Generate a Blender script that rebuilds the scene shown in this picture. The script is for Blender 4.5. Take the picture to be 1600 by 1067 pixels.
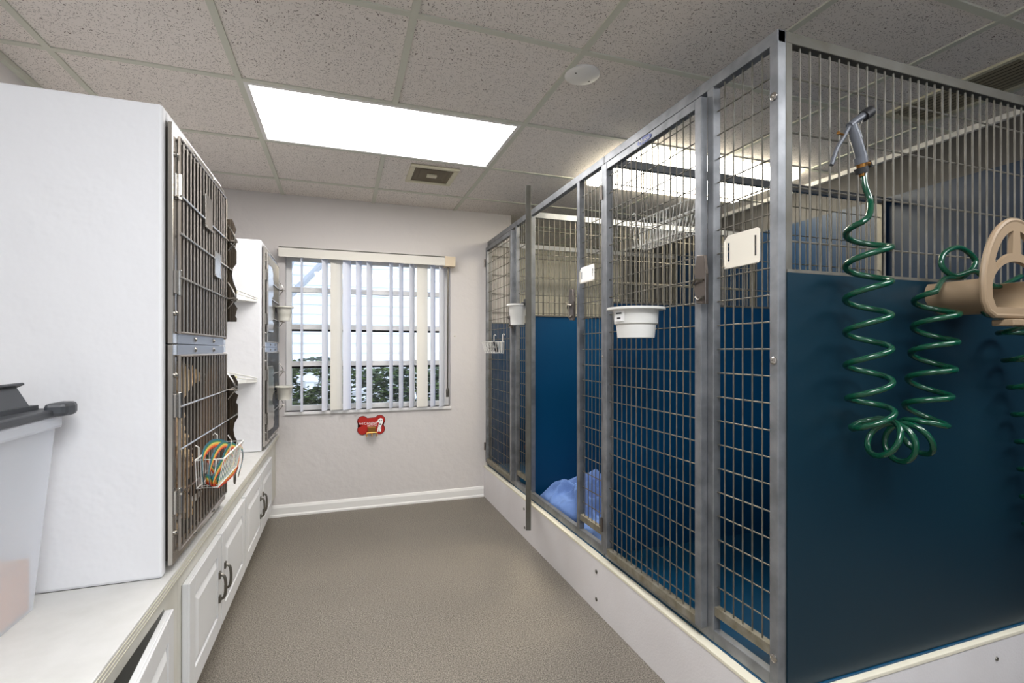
import bpy, bmesh, math, random
from mathutils import Vector, Matrix, noise
random.seed(7)
for o in list(bpy.data.objects): bpy.data.objects.remove(o)
SC = bpy.context.scene
C = SC.collection
PI = math.pi

# ------------------------------------------------------------------ camera, world, lights, exposure
EYE = 1.165
cam = bpy.data.cameras.new('camera'); co = bpy.data.objects.new('camera', cam); C.objects.link(co)
co.location = (0, 0, EYE); co.rotation_euler = (PI/2, 0, -0.333)
cam.sensor_width = 36; cam.lens = 771/1600*36; cam.shift_y = 12.5/1600; cam.clip_start = .02
SC.camera = co
W = bpy.data.worlds.new('sky'); SC.world = W; W.use_nodes = True
bg = W.node_tree.nodes['Background']; bg.inputs[0].default_value = (.80, .88, 1, 1); bg.inputs[1].default_value = 1.3
LAMP = 9.0           # brightness of the ceiling light diffusers
SC.view_settings.view_transform = 'Standard'; SC.view_settings.look = 'None'
SC.view_settings.gamma = 1; SC.view_settings.use_curve_mapping = False
SC.view_settings.exposure = 1.15

# ------------------------------------------------------------------ measuring helpers (camera at the eye point)
TH = .333; sn, cs = math.sin(TH), math.cos(TH)
def ray(px, py):
    u = (px-800)/771; v = -(py-546)/771
    return Vector((u*cs+sn, -u*sn+cs, v))
def atX(px, py, x): r = ray(px, py); return r*(x/r.x)+Vector((0, 0, EYE))
def atY(px, py, y): r = ray(px, py); return r*(y/r.y)+Vector((0, 0, EYE))
def atZ(px, py, z): r = ray(px, py); return r*((z-EYE)/r.z)+Vector((0, 0, EYE))

# ------------------------------------------------------------------ materials
def lin(c): c /= 255; return c/12.92 if c <= .04045 else ((c+.055)/1.055)**2.4
def col(r, g, b): return (lin(r), lin(g), lin(b), 1)
M = {}
def mat(name, rgb, rough=.5, metal=0, bump=None, var=None, scale=30, spec=None, trans=0, ior=1.45, coat=0, alpha=1):
    """bump=(scale, strength, distance)  var=(scale, amount, other rgb)"""
    m = bpy.data.materials.new(name); m.use_nodes = True; nt = m.node_tree; N = nt.nodes; L = nt.links
    b = N['Principled BSDF']; b.inputs['Base Color'].default_value = col(*rgb)
    b.inputs['Roughness'].default_value = rough; b.inputs['Metallic'].default_value = metal
    b.inputs['Transmission Weight'].default_value = trans; b.inputs['IOR'].default_value = ior
    b.inputs['Coat Weight'].default_value = coat; b.inputs['Alpha'].default_value = alpha
    if spec is not None: b.inputs['Specular IOR Level'].default_value = spec
    g = N.new('ShaderNodeNewGeometry')
    if var:
        n = N.new('ShaderNodeTexNoise'); n.inputs['Scale'].default_value = var[0]; n.inputs['Detail'].default_value = 5
        L.new(g.outputs['Position'], n.inputs['Vector'])
        r = N.new('ShaderNodeValToRGB'); r.color_ramp.elements[0].position = .5-var[1]/2; r.color_ramp.elements[1].position = .5+var[1]/2
        r.color_ramp.elements[0].color = col(*rgb); r.color_ramp.elements[1].color = col(*var[2])
        L.new(n.outputs['Fac'], r.inputs[0]); L.new(r.outputs[0], b.inputs['Base Color'])
    if bump:
        n = N.new('ShaderNodeTexNoise'); n.inputs['Scale'].default_value = bump[0]; n.inputs['Detail'].default_value = 3
        L.new(g.outputs['Position'], n.inputs['Vector'])
        u = N.new('ShaderNodeBump'); u.inputs['Strength'].default_value = bump[1]; u.inputs['Distance'].default_value = bump[2]
        L.new(n.outputs['Fac'], u.inputs['Height']); L.new(u.outputs[0], b.inputs['Normal'])
    M[name] = m; return m
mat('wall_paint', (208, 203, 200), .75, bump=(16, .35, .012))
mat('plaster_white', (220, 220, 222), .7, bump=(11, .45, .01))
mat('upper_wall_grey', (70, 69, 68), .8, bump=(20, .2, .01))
mat('cream_wall', (250, 244, 226), .75, bump=(20, .3, .01))
mat('trim_white', (232, 230, 226), .45)
mat('trim_cream', (226, 220, 200), .6)
mat('counter_white', (200, 199, 196), .55, var=(18, .5, (190, 189, 185)), bump=(30, .15, .004))
mat('cabinet_white', (212, 212, 212), .42)
mat('frame_cream', (208, 206, 198), .5, var=(9, .3, (200, 197, 186)))
mat('plywood_edge', (196, 190, 172), .7)
mat('dark_gap', (14, 13, 12), .9)
mat('pewter', (112, 108, 100), .38, metal=.9)
mat('grid_paint', (206, 206, 192), .6)
mat('galvanised', (146, 148, 151), .48, metal=.6, var=(14, .35, (116, 118, 121)), bump=(60, .12, .002))
mat('galvanised_dull', (104, 103, 98), .55, metal=.45, var=(12, .5, (86, 82, 72)), bump=(60, .15, .002))
mat('galv_soiled', (146, 142, 130), .6, metal=.35, var=(26, .4, (116, 108, 88)))
mat('wire_steel', (118, 115, 108), .5, metal=.45, var=(20, .4, (98, 94, 84)))
mat('stainless', (186, 182, 176), .24, metal=.95)
mat('stainless_dark', (112, 104, 98), .34, metal=.85)
mat('stainless_mirror', (150, 142, 132), .08, metal=1)
mat('steel_blue_grey', (148, 152, 160), .4, metal=.7)
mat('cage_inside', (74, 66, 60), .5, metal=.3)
mat('blue_panel', (3, 62, 100), .34, spec=.4, var=(3, .6, (3, 57, 94)))
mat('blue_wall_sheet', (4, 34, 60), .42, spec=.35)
mat('blue_panel_shaded', (14, 41, 53), .38, spec=.5, var=(2, .6, (9, 38, 52)))  # darker, greyer copy of the kennel blue: weaker light and sheen put into colour
mat('blue_floor', (6, 70, 104), .4)
mat('white_plastic', (226, 225, 220), .35)
mat('bowl_grey', (216, 213, 202), .4)
mat('white_wire', (236, 235, 230), .35)
mat('label_paper', (240, 240, 238), .7)
mat('ink', (40, 40, 44), .7)
mat('tan_plastic', (142, 122, 98), .48)
mat('hose_green', (8, 64, 44), .22, coat=.4)
mat('nozzle_grey', (92, 95, 101), .4, metal=.35)
mat('black_rubber', (26, 26, 28), .55)
mat('brass', (158, 112, 58), .32, metal=.9)
mat('lid_grey', (62, 64, 68), .42)
mat('cream_plastic', (222, 216, 202), .5)
mat('kibble', (196, 140, 88), .9)
mat('red_plate', (178, 34, 22), .35)
mat('rim_dark_red', (96, 18, 16), .4)
mat('blue_badge', (40, 66, 150), .35)
mat('towel_blue', (100, 130, 188), .95, bump=(260, .6, .004))
mat('fur_tan', (240, 214, 172), .95, bump=(70, .9, .01), var=(14, .5, (206, 166, 118)))
mat('cage_bar', (158, 150, 142), .35, metal=.7)
mat('fur_brown', (84, 46, 30), .9, bump=(120, .6, .006))
mat('fur_dark', (44, 32, 26), .9)
mat('nose_black', (16, 14, 14), .3)
mat('paper_white', (232, 230, 228), .8)
mat('yellow_tape', (226, 218, 150), .6)
mat('slat_blue', (238, 241, 252), .55)
mat('slat_cream', (224, 220, 210), .6)
mat('beige_cap', (226, 208, 180), .6)
mat('base_white', (228, 225, 226), .5, bump=(140, .35, .002), var=(5, .5, (220, 216, 216)))
mat('screw_metal', (120, 118, 112), .35, metal=.9)
mat('vent_cream', (212, 206, 180), .5)
mat('vent_shadow', (112, 102, 82), .7)
mat('vent_dark', (128, 121, 103), .6)
mat('siding', (224, 228, 238), .8)
mat('leaf_dark', (36, 52, 34), .6, var=(6, .4, (66, 88, 52)))
mat('leaf_light', (112, 140, 78), .6)
mat('hazed_bark', (172, 176, 186), .9, bump=(30, .6, .02))  # paled and cooled so the colour carries the outdoor haze
mat('ground_out', (150, 150, 130), .95)
mat('fence_white', (230, 232, 238), .7)
mat('rainbow_red', (196, 58, 26), .7); mat('rainbow_orange', (232, 140, 58), .7); mat('rainbow_yellow', (214, 196, 90), .7)
mat('rainbow_green', (44, 122, 74), .7); mat('rainbow_blue', (34, 96, 112), .7); mat('rainbow_brown', (112, 34, 22), .7)
mat('bin_plastic', (240, 244, 252), .35, alpha=.30)
mat('rust', (112, 70, 40), .85)

def floor_mat():
    m = mat('floor_vinyl', (120, 112, 102), .62); nt = m.node_tree; N = nt.nodes; L = nt.links; b = N['Principled BSDF']
    g = N.new('ShaderNodeNewGeometry')
    a = N.new('ShaderNodeTexNoise'); a.inputs['Scale'].default_value = 210; a.inputs['Detail'].default_value = 2
    r = N.new('ShaderNodeValToRGB'); e = r.color_ramp.elements
    e[0].position = .36; e[0].color = col(88, 82, 74); e[1].position = .66; e[1].color = col(158, 150, 138)
    L.new(g.outputs['Position'], a.inputs['Vector']); L.new(a.outputs['Fac'], r.inputs[0])
    c = N.new('ShaderNodeTexNoise'); c.inputs['Scale'].default_value = 1.7; L.new(g.outputs['Position'], c.inputs['Vector'])
    mx = N.new('ShaderNodeMix'); mx.data_type = 'RGBA'; mx.blend_type = 'MULTIPLY'; mx.inputs[0].default_value = .25
    L.new(r.outputs[0], mx.inputs[6]); L.new(c.outputs['Fac'], mx.inputs[7]); L.new(mx.outputs[2], b.inputs['Base Color'])
    u = N.new('ShaderNodeBump'); u.inputs['Strength'].default_value = .25; u.inputs['Distance'].default_value = .002
    L.new(a.outputs['Fac'], u.inputs['Height']); L.new(u.outputs[0], b.inputs['Normal'])
floor_mat()
def tile_mat():
    m = mat('ceiling_tile', (232, 225, 218), .9); nt = m.node_tree; N = nt.nodes; L = nt.links; b = N['Principled BSDF']
    g = N.new('ShaderNodeNewGeometry')
    n0 = N.new('ShaderNodeTexNoise'); n0.inputs['Scale'].default_value = 22; n0.inputs['Detail'].default_value = 2
    L.new(g.outputs['Position'], n0.inputs['Vector'])
    ad = N.new('ShaderNodeVectorMath'); ad.operation = 'MULTIPLY_ADD'; ad.inputs[1].default_value = (.05, .05, 0)
    L.new(n0.outputs['Color'], ad.inputs[0]); L.new(g.outputs['Position'], ad.inputs[2])
    def shaded_pits(scale, stretch, lo, hi):
        mp = N.new('ShaderNodeMapping'); mp.inputs['Scale'].default_value = stretch; L.new(ad.outputs[0], mp.inputs[0])
        v = N.new('ShaderNodeTexVoronoi'); v.inputs['Scale'].default_value = scale; L.new(mp.outputs[0], v.inputs['Vector'])
        r = N.new('ShaderNodeMapRange'); r.inputs[1].default_value = lo; r.inputs[2].default_value = hi; L.new(v.outputs['Distance'], r.inputs[0])
        s = N.new('ShaderNodeSeparateColor'); L.new(v.outputs['Color'], s.inputs[0])
        k = N.new('ShaderNodeMath'); k.operation = 'LESS_THAN'; k.inputs[1].default_value = .45; L.new(s.outputs[0], k.inputs[0])
        w = N.new('ShaderNodeMath'); w.operation = 'MAXIMUM'; L.new(r.outputs[0], w.inputs[0]); L.new(k.outputs[0], w.inputs[1])
        return w
    a = shaded_pits(78, (1, 2.2, 1), .16, .24); c = shaded_pits(90, (2.4, 1, 1), .16, .22); d = shaded_pits(190, (1, 1, 1), .2, .3)
    m1 = N.new('ShaderNodeMath'); m1.operation = 'MINIMUM'; L.new(a.outputs[0], m1.inputs[0]); L.new(c.outputs[0], m1.inputs[1])
    m2 = N.new('ShaderNodeMath'); m2.operation = 'MINIMUM'; L.new(m1.outputs[0], m2.inputs[0]); L.new(d.outputs[0], m2.inputs[1])
    mx = N.new('ShaderNodeMix'); mx.data_type = 'RGBA'; mx.inputs[6].default_value = col(118, 106, 98); mx.inputs[7].default_value = col(232, 225, 218)  # dark pit tone: shade inside the holes put into the tile colour
    L.new(m2.outputs[0], mx.inputs[0]); L.new(mx.outputs[2], b.inputs['Base Color'])
    u = N.new('ShaderNodeBump'); u.inputs['Strength'].default_value = .5; u.inputs['Distance'].default_value = .003
    L.new(m2.outputs[0], u.inputs['Height']); L.new(u.outputs[0], b.inputs['Normal'])
tile_mat()
def emis(name, rgb, s):
    m = bpy.data.materials.new(name); m.use_nodes = True; N = m.node_tree.nodes; b = N['Principled BSDF']
    b.inputs['Base Color'].default_value = (.8, .8, .8, 1); b.inputs['Emission Color'].default_value = rgb; b.inputs['Emission Strength'].default_value = s
    M[name] = m
emis('diffuser', (1, .98, .97, 1), LAMP*.84); emis('warm_lens', (1, .91, .72, 1), LAMP*1.0); emis('added_rear_diffuser', (.97, .98, 1, 1), LAMP*1.35); emis('added_dim_rear_diffuser', (.97, .98, 1, 1), LAMP*.75)  # last one dims the right rear lamp so the kennel side stays darker
def glass():
    m = bpy.data.materials.new('glass'); m.use_nodes = True; N = m.node_tree.nodes; L = m.node_tree.links
    N.remove(N['Principled BSDF']); o = N['Material Output']
    t = N.new('ShaderNodeBsdfTransparent'); g = N.new('ShaderNodeBsdfGlossy'); g.inputs['Roughness'].default_value = .02
    f = N.new('ShaderNodeFresnel'); f.inputs[0].default_value = 1.5; x = N.new('ShaderNodeMixShader')
    t.inputs[0].default_value = (.94, .96, .97, 1)
    L.new(f.outputs[0], x.inputs[0]); L.new(t.outputs[0], x.inputs[1]); L.new(g.outputs[0], x.inputs[2]); L.new(x.outputs[0], o.inputs[0])
    M['glass'] = m
glass()

# ------------------------------------------------------------------ mesh building
WL = {}
class MB:
    def __init__(s): s.v = []; s.f = []; s.mi = []; s.cur = 0
    def add(s, vs, fs):
        n = len(s.v); s.v += [Vector(p) for p in vs]; s.f += [tuple(i+n for i in f) for f in fs]; s.mi += [s.cur]*len(fs); return s
    def box(s, a, b):
        x0, x1 = sorted((a[0], b[0])); y0, y1 = sorted((a[1], b[1])); z0, z1 = sorted((a[2], b[2]))
        return s.add([(x0,y0,z0),(x1,y0,z0),(x1,y1,z0),(x0,y1,z0),(x0,y0,z1),(x1,y0,z1),(x1,y1,z1),(x0,y1,z1)],
                     [(0,3,2,1),(4,5,6,7),(0,1,5,4),(1,2,6,5),(2,3,7,6),(3,0,4,7)])
    def obox(s, c, size, R=None):
        R = R or Matrix.Identity(3); h = Vector(size)/2
        vs = [Vector(c)+R@Vector((x*h.x, y*h.y, z*h.z)) for z in (-1,1) for x, y in ((-1,-1),(1,-1),(1,1),(-1,1))]
        return s.add(vs, [(0,3,2,1),(4,5,6,7),(0,1,5,4),(1,2,6,5),(2,3,7,6),(3,0,4,7)])
    def tube(s, pts, r, n=6, closed=False, radii=None):
        pts = [Vector(p) for p in pts]; m = len(pts); rings = []
        t0 = (pts[1]-pts[0]).normalized(); up = Vector((0,0,1)) if abs(t0.z) < .9 else Vector((1,0,0))
        nrm = t0.cross(up).normalized()
        for i, p in enumerate(pts):
            if closed: t = (pts[(i+1) % m]-pts[i-1]).normalized()
            else: t = (pts[min(i+1, m-1)]-pts[max(i-1, 0)]).normalized()
            nrm = (nrm-t*nrm.dot(t)).normalized(); bn = t.cross(nrm)
            rr = radii[i] if radii else r
            rings.append([p+(nrm*math.cos(2*PI*k/n)+bn*math.sin(2*PI*k/n))*rr for k in range(n)])
        vs = [q for ring in rings for q in ring]; fs = []
        for i in range(m if closed else m-1):
            j = (i+1) % m
            for k in range(n): fs.append((i*n+k, i*n+(k+1) % n, j*n+(k+1) % n, j*n+k))
        if not closed: fs.append(tuple(range(n))[::-1]); fs.append(tuple((m-1)*n+k for k in range(n)))
        return s.add(vs, fs)
    def lathe(s, prof, c=(0,0,0), n=24, R=None, cap=True):
        c = Vector(c); R = R or Matrix.Identity(3); vs = []; fs = []; m = len(prof)
        for r, z in prof:
            for k in range(n): vs.append(c+R@Vector((r*math.cos(2*PI*k/n), r*math.sin(2*PI*k/n), z)))
        for i in range(m-1):
            for k in range(n): fs.append((i*n+k, i*n+(k+1) % n, (i+1)*n+(k+1) % n, (i+1)*n+k))
        if cap: fs.append(tuple(range(n))[::-1]); fs.append(tuple((m-1)*n+k for k in range(n)))
        return s.add(vs, fs)
    def prism(s, poly, d, f):
        """poly of 2d points mapped by f(u,v,w), extruded w = 0..d"""
        n = len(poly); vs = [f(u, v, 0) for u, v in poly]+[f(u, v, d) for u, v in poly]
        fs = [tuple(range(n))[::-1], tuple(range(n, 2*n))]+[(i, (i+1) % n, n+(i+1) % n, n+i) for i in range(n)]
        return s.add(vs, fs)
    def build(s, name, mats, parent=None, smooth=False, bevel=0, kind=None, label=None):
        c = Vector(((min(p.x for p in s.v)+max(p.x for p in s.v))/2, (min(p.y for p in s.v)+max(p.y for p in s.v))/2, min(p.z for p in s.v)))
        me = bpy.data.meshes.new(name); me.from_pydata([p-c for p in s.v], [], s.f)
        for mm in (mats if isinstance(mats, (list, tuple)) else [mats]): me.materials.append(M[mm])
        me.polygons.foreach_set('material_index', s.mi)
        bm = bmesh.new(); bm.from_mesh(me); bmesh.ops.recalc_face_normals(bm, faces=bm.faces); bm.to_mesh(me); bm.free()
        if smooth: me.polygons.foreach_set('use_smooth', [True]*len(me.polygons))
        o = bpy.data.objects.new(name, me); C.objects.link(o); place(o, c, parent)
        if bevel:
            b = o.modifiers.new('bevel', 'BEVEL'); b.width = bevel; b.segments = 2; b.limit_method = 'ANGLE'
        if smooth: smooth_angle(me)
        if kind: o['kind'] = kind
        if label: o['label'] = label
        return o
def smooth_angle(me):
    try: me.set_sharp_from_angle(angle=R(42))
    except Exception: pass
def R(d): return math.radians(d)
def place(o, w, parent=None):
    w = Vector(w); WL[o.name] = w
    if parent is not None: o.parent = parent; o.location = w-WL[parent.name]
    else: o.location = w
def thing(name, loc, label, cat, group=None):
    o = bpy.data.objects.new(name, None); o.empty_display_size = .05; C.objects.link(o); place(o, loc); return tag(o, label, cat, group)
def tag(o, label, cat, group=None, kind=None):
    o['label'] = label; o['category'] = cat
    if group: o['group'] = group
    if kind: o['kind'] = kind
    return o
def struct(o): o['kind'] = 'structure'; return o
def bx(a, b): return MB().box(a, b)
def copy_tree(o, parent=None, delta=Vector((0,0,0))):
    c = o.copy(); C.objects.link(c)
    if parent is None: c.location = o.location+delta; WL[c.name] = c.location.copy()
    else: c.parent = parent
    for ch in list(o.children): copy_tree(ch, c)
    return c
def plate_holes(name, outer, holes, depth, f, material, parent=None, bevel=0, **k):
    """flat plate with holes: 2d curve fill, mapped by f(u,v,w)"""
    cu = bpy.data.curves.new(name+'_c', 'CURVE'); cu.dimensions = '2D'; cu.fill_mode = 'BOTH'; cu.extrude = depth/2
    for ring in [outer]+holes:
        sp = cu.splines.new('POLY'); sp.points.add(len(ring)-1); sp.use_cyclic_u = True
        for i, (u, v) in enumerate(ring): sp.points[i].co = (u, v, 0, 1)
    t = bpy.data.objects.new('tmp', cu); C.objects.link(t)
    me = t.to_mesh(); mb = MB(); mb.add([f(p.co.x, p.co.y, p.co.z+depth/2) for p in me.vertices], [tuple(q.vertices) for q in me.polygons])
    t.to_mesh_clear(); bpy.data.objects.remove(t)
    o = mb.build(name, material, parent, **k)
    return o
def text_mesh(name, body, size, f, material, parent, **k):
    cu = bpy.data.curves.new(name+'_c', 'FONT'); cu.body = body; cu.size = size; cu.align_x = 'CENTER'; cu.align_y = 'CENTER'; cu.extrude = .0004
    t = bpy.data.objects.new('tmp', cu); C.objects.link(t)
    me = t.to_mesh(); mb = MB(); mb.add([f(p.co.x, p.co.y, p.co.z) for p in me.vertices], [tuple(q.vertices) for q in me.polygons])
    t.to_mesh_clear(); bpy.data.objects.remove(t)
    return mb.build(name, material, parent, **k)
def catmull(P, n=8):
    P = [Vector(p) for p in P]; P = [P[0]*2-P[1]]+P+[P[-1]*2-P[-2]]; out = []
    for i in range(1, len(P)-2):
        for k in range(n):
            t = k/n; a, b, c, d = P[i-1:i+3]
            out.append(.5*((2*b)+(c-a)*t+(2*a-5*b+4*c-d)*t*t+(3*b-a-3*c+d)*t**3))
    out.append(P[-2]); return out

# ------------------------------------------------------------------ room shell
XL, XR, YF, YA, YB, ZC = -1.19, 2.9, 3.78, 4.76, -2.4, 2.25
XK = 1.30       # where the far wall stops and the passage behind the kennels begins
struct(bx((XL-.1, YB-.1, -.06), (XR+.1, YA+.1, 0)).build('floor', 'floor_vinyl'))
wx0, wx1, wz0, wz1 = -.37, .80, .727, 1.83
m = MB()
m.box((XL-.1, YF, 0), (wx0, YF+.14, ZC+.03)); m.box((wx1, YF, 0), (XK, YF+.14, ZC+.03))
m.box((wx0, YF, 0), (wx1, YF+.14, wz0)); m.box((wx0, YF, wz1), (wx1, YF+.14, ZC+.03))
struct(m.build('wall_far', 'wall_paint'))
struct(bx((XL-.12, YB, 0), (XL, YF, ZC+.03)).build('wall_left', 'wall_paint'))
nx0, nx1, nz0, nz1 = -.7, 1.5, .75, 2.05
m = MB()
m.box((XL-.12, YB-.12, 0), (nx0, YB, ZC+.03)); m.box((nx1, YB-.12, 0), (XR+.12, YB, ZC+.03))
m.box((nx0, YB-.12, 0), (nx1, YB, nz0)); m.box((nx0, YB-.12, nz1), (nx1, YB, ZC+.03))
struct(m.build('wall_near', 'plaster_white'))
w2 = bpy.data.objects.new('added_window_2', None); C.objects.link(w2); place(w2, ((nx0+nx1)/2, YB-.06, nz0)); w2['kind'] = 'structure'  # unseen window added behind the camera to light the room
m = MB(); e_ = .04
for a in ((nx0, nz0, nx0+e_, nz1), (nx1-e_, nz0, nx1, nz1), (nx0+e_, nz0, nx1-e_, nz0+e_), (nx0+e_, nz1-e_, nx1-e_, nz1), ((nx0+nx1)/2-.02, nz0+e_, (nx0+nx1)/2+.02, nz1-e_)): m.box((a[0], YB-.08, a[1]), (a[2], YB-.04, a[3]))
m.build('window_frame', 'trim_white', w2)  # frame of the added unseen window
for a, b in ((nx0+e_, (nx0+nx1)/2-.02), ((nx0+nx1)/2+.02, nx1-e_)): bx((a, YB-.062, nz0+e_), (b, YB-.058, nz1-e_)).build('pane', 'glass', w2)  # panes of the added unseen window
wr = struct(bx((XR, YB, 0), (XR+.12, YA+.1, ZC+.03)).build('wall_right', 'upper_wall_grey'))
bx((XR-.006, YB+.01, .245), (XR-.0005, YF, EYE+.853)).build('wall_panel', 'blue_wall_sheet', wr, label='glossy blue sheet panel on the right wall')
m = MB(); m.box((XK, YA, 0), (XR, YA+.12, ZC+.03)); m.box((XK-.12, YF+.14, 0), (XK, YA+.12, .8)); m.box((XK-.12, YF+.14, 2.08), (XK, YA+.12, ZC+.03)); m.box((XK-.12, YF+.14, .8), (XK, YF+.16, 2.08)); m.box((XK-.12, YA-.06, .8), (XK, YA+.12, 2.08))
struct(m.build('wall_alcove', 'cream_wall'))
w3 = bpy.data.objects.new('added_window_3', None); C.objects.link(w3); place(w3, (XK-.06, 4.32, .8)); w3['kind'] = 'structure'  # unseen window, added to brighten the alcove from its hidden side
m = MB(); m.box((XK-.08, YF+.16, .8), (XK-.05, YF+.19, 2.08)); m.box((XK-.08, YA-.09, .8), (XK-.05, YA-.06, 2.08)); m.box((XK-.08, YF+.19, .8), (XK-.05, YA-.09, .83)); m.box((XK-.08, YF+.19, 2.05), (XK-.05, YA-.09, 2.08)); m.build('window_frame', 'trim_white', w3)  # frame of the added unseen alcove window
bx((XK-.066, YF+.19, .83), (XK-.062, YA-.09, 2.05)).build('pane', 'glass', w3)  # pane of the added unseen alcove window
struct(bx((XR-.022, YB, ZC-.028), (XR, YA, ZC-.002)).build('trim_1', 'trim_white'))
struct(bx((XL, YB, ZC-.022), (XL+.022, YF, ZC-.002)).build('trim_2', 'grid_paint'))
m = MB(); m.prism([(0,0),(.018,0),(.018,.012),(.012,.02),(.012,.062),(.006,.078),(0,.082)], 1.567, lambda u, v, w: Vector((-.5+w, YF-.0005-u, v)))
struct(m.build('baseboard_far', 'trim_white'))

# ceiling: slab, lay-in tiles, T-bars
ceil = struct(bx((XL-.12, YB-.12, ZC+.03), (XR+.12, YA+.12, ZC+.08)).build('ceiling', 'grid_paint'))
T = .6096; GX, GY = -.387, 2.223
xs = [GX+T*i for i in range(-2, 7)]; ys = [GY+T*j for j in range(-8, 6)]
lights = {(0, 0), (1, 0), (3, 0), (4, 0), (0, -4), (1, -4), (4, -4), (3, -4)}
tiles = {}
for i in range(-2, 6):
    for j in range(-8, 5):
        if (i, j) in lights: continue
        x0, x1 = max(GX+T*i, XL), min(GX+T*(i+1), XR); y0, y1 = max(GY+T*j, YB), min(GY+T*(j+1), YA if GX+T*(i+1) > XK+.02 else YF)
        if GY+T*j >= YF-.02 or y1 > YF: x0 = max(x0, XK) if y0 > YF else x0
        if x1-x0 < .03 or y1-y0 < .03: continue
        key = (round(x1-x0, 3), round(y1-y0, 3))
        c = Vector(((x0+x1)/2, (y0+y1)/2, ZC+.001))
        if key not in tiles:
            hx, hy = key[0]/2-.003, key[1]/2-.003
            o = MB().box((c.x-hx, c.y-hy, ZC+.001), (c.x+hx, c.y+hy, ZC+.016)).build('ceiling_tile', 'ceiling_tile', ceil); tiles[key] = o
        else:
            o = tiles[key].copy(); C.objects.link(o); o.location = c-WL[ceil.name]
for i, x in enumerate(xs):
    if not XL < x < XR: continue
    cuts = [j for j in range(-8, 6) if (i-2-1, j) in lights and (i-2, j) in lights and (i-2) in (1, 4)]
    a = YB
    for j in sorted(cuts)+[None]:
        b = (YA if x > XK else YF) if j is None else GY+T*j
        bx((x-.012, a, ZC-.005), (x+.012, b, ZC+.003)).build('grid_bar', 'grid_paint', ceil)
        if j is not None: a = GY+T*(j+1)
for j in range(-8, 5):
    y = GY+T*j
    if YB < y < YA:
        segs = [(XK, XR)] if y > YF else [(XL, XR)]
        for a, b in segs: bx((a, y-.012, ZC-.0045), (b, y+.012, ZC+.0025)).build('grid_bar', 'grid_paint', ceil)

def ceiling_light(i, j, label, drop=0):
    x0, x1, y0, y1 = GX+T*i+.012, GX+T*(i+2)-.012, GY+T*j+.012, GY+T*(j+1)-.012
    t = thing('ceiling_light', ((x0+x1)/2, (y0+y1)/2, ZC), label, 'ceiling light')
    m = MB(); w = .018
    m.box((x0, y0, ZC-.006), (x1, y0+w, ZC+.02)); m.box((x0, y1-w, ZC-.006), (x1, y1, ZC+.02))
    m.box((x0, y0+w, ZC-.006), (x0+w, y1-w, ZC+.02)); m.box((x1-w, y0+w, ZC-.006), (x1, y1-w, ZC+.02))
    m.build('frame', 'trim_white', t)
    if drop:
        bx((x0+w, y0+w, ZC-drop), (x1-w, y1-w, ZC+.01)).build('diffuser', 'warm_lens', t, bevel=.004)  # lens dropped and tinted warm to brighten the ceiling around it
    else: bx((x0+w, y0+w, ZC), (x1-w, y1-w, ZC+.01)).build('diffuser', 'diffuser' if j == 0 else ('added_rear_diffuser' if i == 0 else 'added_dim_rear_diffuser'), t)
ceiling_light(0, 0, 'bright rectangular ceiling light panel over the open floor, left of the kennels')
ceiling_light(3, 0, 'bright ceiling light panel above the kennels, seen through their wire', .045)
ceiling_light(0, -4, 'added unseen ceiling light panel behind the camera over the open floor')  # unseen rear lamp, added as fill for the room
ceiling_light(3, -4, 'unseen ceiling light panel behind the camera beside the right wall')  # unseen lamp added on the side the hose shadows point to

t = thing('ceiling_vent', (.53, 3.055, ZC-.01), 'square cream ceiling air diffuser behind the left light panel', 'vent')
m = MB(); x0, x1, y0, y1 = .385, .675, 2.905, 3.21; z = ZC-.012
for a in ((x0, y0, x1, y0+.03), (x0, y1-.03, x1, y1), (x0, y0+.03, x0+.03, y1-.03), (x1-.03, y0+.03, x1, y1-.03)):
    m.box((a[0], a[1], z), (a[2], a[3], ZC-.0005))
m.build('frame', 'vent_cream', t, bevel=.003)
cx_, cy_ = (x0+x1)/2, (y0+y1)/2
m = MB()
for s in (1, .72, .45):
    a, b = (x1-x0)/2-.03, (y1-y0)/2-.03; zz = ZC-.002-.008*s+.004
    o_ = [(-a*s, -b*s), (a*s, -b*s), (a*s, b*s), (-a*s, b*s)]; q = s-.24
    i_ = [(-a*q, -b*q), (a*q, -b*q), (a*q, b*q), (-a*q, b*q)]
    vs = [(cx_+u, cy_+v, zz) for u, v in o_]+[(cx_+u, cy_+v, zz+.009) for u, v in i_]
    m.add(vs, [(k, (k+1) % 4, 4+(k+1) % 4, 4+k) for k in range(4)])
m.box((x0+.03, y0+.03, ZC-.0012), (x1-.03, y1-.03, ZC-.0008))
m.build('louvre', 'vent_shadow', t)
bx((cx_-.03, cy_-.02, ZC-.014), (cx_+.03, cy_+.02, ZC-.004)).build('centre_plate', 'vent_cream', t)
t = thing('ceiling_vent', (2.5, 1.3, ZC-.01), 'long ceiling air grille with dark slats by the right wall', 'vent')
m = MB(); x0, x1, y0, y1 = 2.35, 2.64, 1.09, 1.58
for a in ((x0, y0, x1, y0+.022), (x0, y1-.022, x1, y1), (x0, y0+.022, x0+.022, y1-.022), (x1-.022, y0+.022, x1, y1-.022)):
    m.box((a[0], a[1], ZC-.010), (a[2], a[3], ZC-.0005))
m.build('frame', 'vent_cream', t)
bx((x0+.022, y0+.022, ZC-.002), (x1-.022, y1-.022, ZC-.0005)).build('backing', 'dark_gap', t)
for k in range(8):
    x = x0+.034+k*.0285
    MB().obox((x+.004, (y0+y1)/2, ZC-.0085), (.011, y1-y0-.046, .0016), Matrix.Rotation(R(30), 3, 'Y')).build('slat', 'vent_dark', t)
t = thing('smoke_detector', (.897, 1.747, ZC-.02), 'round white cover plate with two screws on the ceiling', 'detector')
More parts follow.
